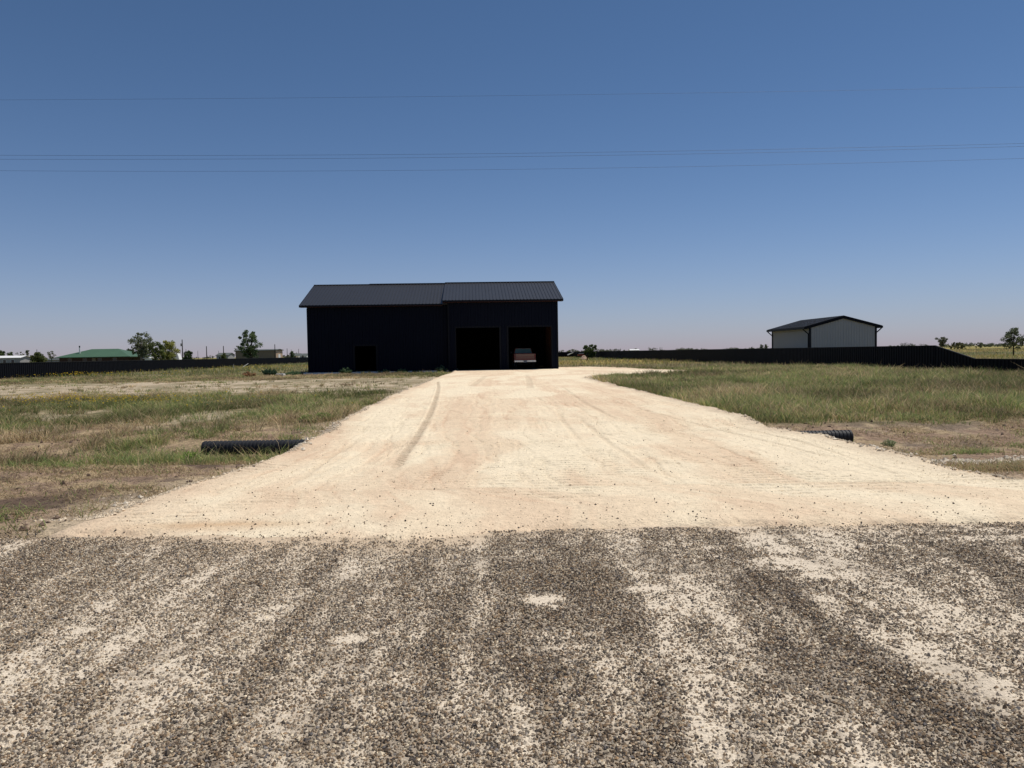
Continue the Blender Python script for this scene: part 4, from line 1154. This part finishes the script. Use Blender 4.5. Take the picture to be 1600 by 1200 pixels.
tree('tree', 'bare greyish tree above the right end of the mobile home', 'tree', 32, 566, 260, 4.6, 1.4, 1.2, 19, GG0, GG1, 14, 26, .15, .11, 'bark_pale', 'vase', clump_r=.14)
tree('tree', 'slim grey upright tree beside the white outbuilding', 'tree', 43, 566, 230, 5.0, .7, .8, 20, GG0, GG1, 16, 40, .15, .11, 'bark', 'column', clump_r=.14)
tree('tree', 'thin grey tree left of the green roof', 'tree', 80, 566, 240, 4.5, 1.1, .8, 21, GG0, GG1, 14, 36, .15, .11, 'bark', 'oval', clump_r=.15)
tree('bush', 'rounded green bush between the first two utility poles', 'bush', 295, 561, 190, 3.3, 1.4, .2, 22, DG0, (0.10, .13, .05), 20, 90, .15, .12, 'bark', 'dome', clump_r=.22)
tree('bush', 'small dark bush at the foot of the third utility pole', 'bush', 350, 560, 210, 2.6, 1.0, .2, 23, DG0, MG1, 14, 80, .14, .1, 'bark', 'dome', clump_r=.24)
tree('tree', 'small dark round tree among the distant houses left of the barn', 'tree', 456, 559, 330, 3.6, .9, .8, 24, DG0, DG1, 12, 70, .18, .12, 'bark_dark', 'oval', clump_r=.24)
tree('bush', 'pale grey twiggy bush left of the tan workshop', 'bush', 371, 560, 205, 5.0, 1.1, .8, 25, GG0, GG1, 12, 26, .15, .1, 'bark', 'vase', clump_r=.15)
tree('tree', 'multi stemmed spiky green bush at the far fence right of the barn', 'tree', 922, 556, 178, 3.1, 2.2, .1, 26, (0.04, .06, .025), (0.11, .14, .045), 40, 70, .16, .08, 'bark_dark', 'vase', clump_r=.17, stems=3)
tree('tree', 'young grey green tree with dark trunk standing in the field beyond the low fence', 'tree', 1583, 556, 108, 3.85, 1.55, 1.15, 27, (0.05, .065, .04), (0.13, .15, .085), 30, 60, .105, .085, 'bark_dark', 'oval', clump_r=.14)
tree('tree', 'far tree with two crowns above the fence corner', 'tree', 1472, 541, 330, 5.2, 2.7, 1.4, 28, GG0, (0.12, .125, .075), 26, 60, .2, .13, 'bark', 'vase', clump_r=.16, stems=2)
tree('bush', 'low domed olive thicket in the field right of the two crowned tree', 'bush', 1497, 541, 330, 3.0, 3.8, .0, 29, (0.06, .065, .03), (0.13, .13, .06), 40, 60, .2, .1, 'bark', 'dome', clump_r=.20)
tree('bush', 'grey distant clump of brush in the middle of the golden field', 'bush', 1531, 541, 420, 3.0, 2.9, .3, 30, GG0, GG1, 24, 40, .2, .1, 'bark', 'broad', clump_r=.2)
tree('tree', 'faint small far tree left of the pale grey shed', 'tree', 1190, 546, 420, 3.7, 1.0, 1.8, 31, GG0, GG1, 10, 40, .2, .09, 'bark', 'broad', clump_r=.17)
tree('tree', 'faint small far tree nearest the left corner of the pale grey shed', 'tree', 1196.5, 546, 420, 3.9, 1.0, 1.8, 32, GG0, GG1, 10, 40, .2, .09, 'bark', 'broad', clump_r=.17)

# far tree line that reads as one mass
r = np.random.default_rng(300)
cs, rs = [], []
for k in range(420):
    D = r.uniform(560, 1100); xx = r.uniform(-0.80, 0.80) * D
    px_ = 800 + 1180 * xx / D
    if 1340 < px_ < 1470 and r.random() < .5: continue
    hh = r.uniform(1.6, 4.4) * (0.6 + .8 * fbm(np.array([px_ * 0.02]), np.array([0.0]), 77, 3)[0]); 
    for j in range(5):
        cs.append((xx + r.normal(0, hh * .7), D + r.normal(0, 2), hh * r.uniform(.3, .75))); rs.append(hh * .4)
o = leaves('treeline', np.array(cs), np.array(rs), 26, 0.45, (0.045, .055, .035), (0.11, .12, .07), None, 301)
tag(o, 'low distant line of dark brush along the horizon', 'treeline', kind='stuff')

# ------------------------------------------------------------------ weeds and bushes near by
def weed(name, label, px, py, D, h, spread, seed, c0, c1, n=420, leaf=0.05, group=None, z=None):
    """many upright leafy stems from one root"""
    r = np.random.default_rng(seed)
    x = at(px, py, D).x
    zb = float(terrain_z(np.array([x]), np.array([D]))[0]) if z is None else z
    root = thing(name, label, 'weed' if h < 0.45 else 'bush', (x, D, zb - 0.02), 0, group)
    ns = max(10, n // 14)
    mb = MB(); C = []
    for i in range(ns):
        a = r.random() * 6.283; q = math.sqrt(r.random()); tx, ty = math.cos(a) * q * spread, math.sin(a) * q * spread
        hh = h * (1 - .45 * q * q) * r.uniform(.7, 1.1)
        mb.tube([(tx * .25, ty * .25, 0), (tx * .7, ty * .7, hh * .55), (tx, ty, hh)], [.006 + .004 * h, .005, .002], 4, False)
        for t in np.linspace(.15, 1, 7): C.append((tx * (.25 + .75 * t), ty * (.25 + .75 * t), hh * t))
    mb.build('stem', M['weedstem'], root)
    C = np.array(C)
    leaves('foliage', C, np.full(len(C), spread * .16), max(2, n // 60), leaf, c0, c1, root, seed)
    return root
M['weedstem'] = mat('weed_stem', (0.09, 0.11, 0.045), 0.8, 0, .2, .2, 4)
WD0, WD1 = (0.050, 0.085, 0.042), (0.11, 0.165, 0.075)
weed('bush', 'leafy dark green weed bush growing left of the barn side door', 540, 582, 65.6, .72, .62, 401, WD0, WD1, 500, .06)
weed('bush', 'blue green weed bush at the barn corner beside the driveway', 690, 580, 65.4, .68, .55, 402, (0.03, .055, .035), (.065, .105, .06), 500, .06)
weed('bush', 'dark green weed bush in the grass left of the barn', 421, 583, 64, .62, .70, 403, (0.02, .045, .025), (.05, .085, .045), 500, .06)
weed('bush', 'low dark weed clump beside the barn slab left end', 457, 584, 64.5, .45, .8, 404, WD0, WD1, 420, .06)
weed('weed', 'straggly green weed under the barn wall, just right of the side door', 600, 582, 66.0, .44, .6, 405, WD0, WD1, 360, .055)
weed('weed', 'green weed patch under the barn wall midway between side door and garage bay', 628, 582, 66.0, .42, .7, 406, WD0, WD1, 400, .055)
weed('weed', 'last low weed under the barn wall before the corner bush', 652, 582, 66.1, .34, .5, 407, WD0, WD1, 300, .055)
weed('weed', 'low grassy weed at the foot of the barn slab below the side door', 572, 585, 65.2, .30, .6, 408, MG0, MG1, 300, .055)
weed('bush', 'bright green bushy weed at the driveway edge behind the culvert pipe', 505, 655, 18.6, .21, .24, 409, (0.12, 0.18, 0.05), (.24, .31, .09), 1500, .015)
weed('weed', 'bright green tuft next to the bushy weed, on its left', 480, 657, 18.4, .18, .20, 410, (0.12, 0.18, 0.05), (.24, .31, .09), 1100, .015)
weed('weed', 'bright green weed at the open left end of the culvert pipe', 296, 712, 12.9, .22, .16, 411, (0.16, .25, .05), (.30, .40, .09), 600, .014)
weed('weed', 'small green weed in front of the culvert pipe near the gravel bank', 432, 710, 12.9, .14, .12, 412, (0.14, .21, .05), (.27, .34, .09), 400, .016)
weed('weed', 'small green weed on the bare ground beyond the rocks above the culvert', 478, 684, 14.9, .12, .11, 413, (0.14, .21, .05), (.27, .34, .09), 320, .016)
weed('weed', 'lone grey green weed on the bare soil right of the culvert end', 1390, 675, 14.4, .15, .15, 414, (0.16, .19, .10), (.30, .32, .19), 260, .016)
weed('weed', 'rust brown dried weed in the sandy grass left of the barn', 390, 584, 60, .45, .55, 415, (0.14, .075, .04), (.30, .17, .09), 360, .05)

# ------------------------------------------------------------------ culvert pipe
ca = at(318, 702.5, 14.2); cb = at(1332, 684, 14.4)
ca.z = -0.105; cb.z = -0.115
L = (cb - ca).length
cul = thing('culvert_pipe', 'black corrugated culvert pipe running under the driveway with both ends showing', 'culvert pipe', ca, math.atan2(cb.y - ca.y, cb.x - ca.x))
sl = (cb.z - ca.z) / L
k = 24; pitch = 0.072; nr = int(L / pitch)
V, Q = [], []
pr = [(0, .0), (.28, .0), (.42, .013), (.86, .013)]
ring_r = []
for i in range(nr):
    for f, d in pr: ring_r.append(((i + f) * pitch, 0.122 + d))
ring_r.append((nr * pitch, .122)); ring_r.append((nr * pitch, .105)); 
ring_r = [(0, .105)] + ring_r
for (xx, rr) in ring_r:
    for j in range(k):
        a = 2 * math.pi * j / k
        V.append((xx, math.cos(a) * rr, math.sin(a) * rr + xx * sl))
for i in range(len(ring_r) - 1):
    for j in range(k):
        Q.append((i * k + j, i * k + (j + 1) % k, (i + 1) * k + (j + 1) % k, (i + 1) * k + j))
n0 = len(ring_r) - 1
for j in range(k): Q.append((n0 * k + j, n0 * k + (j + 1) % k, (j + 1) % k, j))       # bore
npmesh('pipe_wall', V, [np.array(Q)], M['pipe'], cul)

# ------------------------------------------------------------------ utility poles and overhead lines
def pole(label, px, ytop, D, r=0.14, arm=False, can=False):
    t = at(px, ytop, D)
    root = thing('utility_pole', label, 'utility pole', (t.x, D, 0), 0, 'utility poles beyond the left fence')
    mb = MB(); mb.tube([(0, 0, -0.3), (0, 0, t.z)], [r, r * .65], 8); mb.build('pole', M['pole'], root)
    if arm:
        mb = MB(); mb.box(-1.1, 1.1, -0.06, 0.06, t.z - 0.7, t.z - 0.57); mb.build('crossarm', M['pole'], root)
    if can:
        mb = MB(); mb.tube([(-0.32, -0.1, t.z - 2.3), (-0.32, -0.1, t.z - 1.35)], .26, 10); mb.build('transformer', M['grey_wall'], root)
pole('tallest utility pole, with a transformer, right of the yellow green tree', 284.5, 530.5, 260, .22, False, True)
pole('second tall utility pole, standing right of the round green bush', 322.5, 541, 265, .20)
pole('utility pole rising out of the small dark bush', 349, 540.5, 270, .20)
pole('utility pole in front of the tan workshop', 429.3, 538, 190, .13)
pole('thin utility pole just right of the tan workshop', 448.5, 544.5, 330, .16)
pole('hair thin far pole above the white travel trailer', 274.3, 544, 420, .15)
pole('short far pole immediately left of the round green bush', 290.5, 545.5, 420, .15)
pole('faint far pole between the round bush and the second tall pole', 309, 548, 500, .16)
pole('faint far pole left of the pole with the small dark bush', 341.5, 548, 500, .16)
pole('faint far pole above the small dark round tree left of the barn', 455, 546, 480, .16)
pole('faint far pole nearest to the barn wall', 466.5, 545, 480, .18)
pole('slim dark pole behind the round olive bush', 57.5, 546, 300, .14)
pole('thin lone pole in the golden field at the right', 1515.5, 536.5, 400, .13)
def wire(label, pts, D, r=0.0027):
    P = np.array([tuple(at(a, b, D)) for a, b in pts])
    c = np.polyfit(P[:, 0], P[:, 2], 2)
    xs_ = np.linspace(-34, 34, 60)
    mb = MB(); mb.tube([(xx, D, float(np.polyval(c, xx))) for xx in xs_], r, 6)
    o = mb.build('power_line', M['wire'], None, True)
    tag(o, label, 'power line', 'overhead lines crossing the sky')
wire('highest thin overhead line, alone near the top of the sky', [(0, 156.5), (130, 154.8), (270, 154), (400, 154.3), (1270, 142), (1600, 136)], 24)
wire('upper cable of the close pair of overhead lines', [(0, 243.2), (150, 242), (400, 243), (1200, 233.5), (1600, 224)], 23.6, .0036)
wire('lower cable of the close pair of overhead lines', [(0, 249.5), (150, 248), (400, 248.5), (1200, 238.5), (1600, 228.6)], 24.0, .0036)
wire('lowest overhead line, under the close pair', [(0, 267.2), (200, 266.6), (400, 268), (1200, 258), (1600, 247.4)], 23.8, .0032)

# ------------------------------------------------------------------ small things on the lot
def stick(name, label, cat, p, q, w, m):
    p, q = Vector(p), Vector(q)
    mb = MB(); mb.tube([Vector((0, 0, 0)), (q - p) * .5 + Vector((0, 0, .01)), q - p], [w, w * .95, w * .85], 7)
    o = mb.build(name, m); o.location = p
    return tag(o, label, cat)
a = at(379, 574, 108); b = at(388, 568, 108.5); stick('fallen_post', 'pale slanted post leaning in the grass before the left fence', 'post', a, b, .045, M['concrete'])
a = at(365, 575, 105); b = at(365, 569, 105); stick('marker_stake', 'short grey stake standing left of the slanted post', 'stake', (a.x, a.y, -.1), b, .05, M['grey_wall'])
a = at(389, 580, 95); b = at(388.3, 573, 95); stick('marker_stake', 'dark rusty stake standing right of the slanted post', 'stake', (a.x, a.y, -.1), b, .05, M['rust'])
a = at(917.5, 564, 130); b = at(917.3, 556, 130); stick('marker_stake', 'dark stake standing alone in the grass right of the barn', 'stake', (a.x, a.y, -.1), b, .10, M['rust'])
a = at(887, 554.8, 205); m1 = at(891, 552.6, 205); b = at(896, 550.9, 205)
mb = MB(); mb.tube([(0, 0, 0), m1 - a, b - a], [.16, .11, .07], 7); mb.tube([m1 - a, m1 - a + Vector((-.2, 0, -.35))], [.1, .08], 6)
o = mb.build('dead_branch', M['concrete']); o.location = a; tag(o, 'pale bent branch propped before the far fence right of the barn', 'branch')
# mound of pale dirt
r = np.random.default_rng(500)
g0 = at(912, 556, 150)
nx_ = 28; gx = np.linspace(-1.35, 1.35, nx_); GX, GY = np.meshgrid(gx, gx, indexing='ij')
GZ = 0.75 * np.exp(-(GX / .75) ** 2 - (GY / .7) ** 2) * (0.7 + .8 * fbm(GX * 2.3, GY * 2.3, 501, 4)) - .06
o = npmesh('dirt_mound', np.stack([GX, GY, GZ], -1).reshape(-1, 3), [grid_faces(nx_, nx_)], M['ground'], cols=np.broadcast_to(C3(.42, .30, .22), (nx_ * nx_, 3)), smooth=True)
o.location = (g0.x, 150, 0); tag(o, 'small mound of pinkish dirt near the far fence behind the dark stake', 'mound')
tl = at(903, 552, 200)
tr_ = thing('flatbed_trailer', 'low dark red trailer with a pale rail by the far fence', 'trailer', (tl.x, 200, 0))
mb = MB(); mb.box(0, 1.9, 0, 1.2, .45, .95); mb.build('bed', M['maroon'], tr_)
mb = MB(); mb.box(.2, 1.7, -0.03, .02, 1.05, 1.14); mb.box(.2, .28, -.03, .02, .95, 1.05); mb.box(1.62, 1.7, -.03, .02, .95, 1.05); mb.build('rail', M['white'], tr_)
for xx in (.55, 1.35):
    mb = MB(); mb.tube([(xx, -.02, .28), (xx, .2, .28)], .28, 12); mb.build('wheel', M['rubber'], tr_)
g0 = at(438.5, 585.5, 63.2)
mb = MB(); mb.box(-.32, .32, -.3, .3, -.1, .16); o = mb.build('concrete_pad', M['concrete'], bevel=.02); o.location = (g0.x, 63.2, 0)
tag(o, 'small white concrete pad in the grass left of the barn', 'concrete pad')
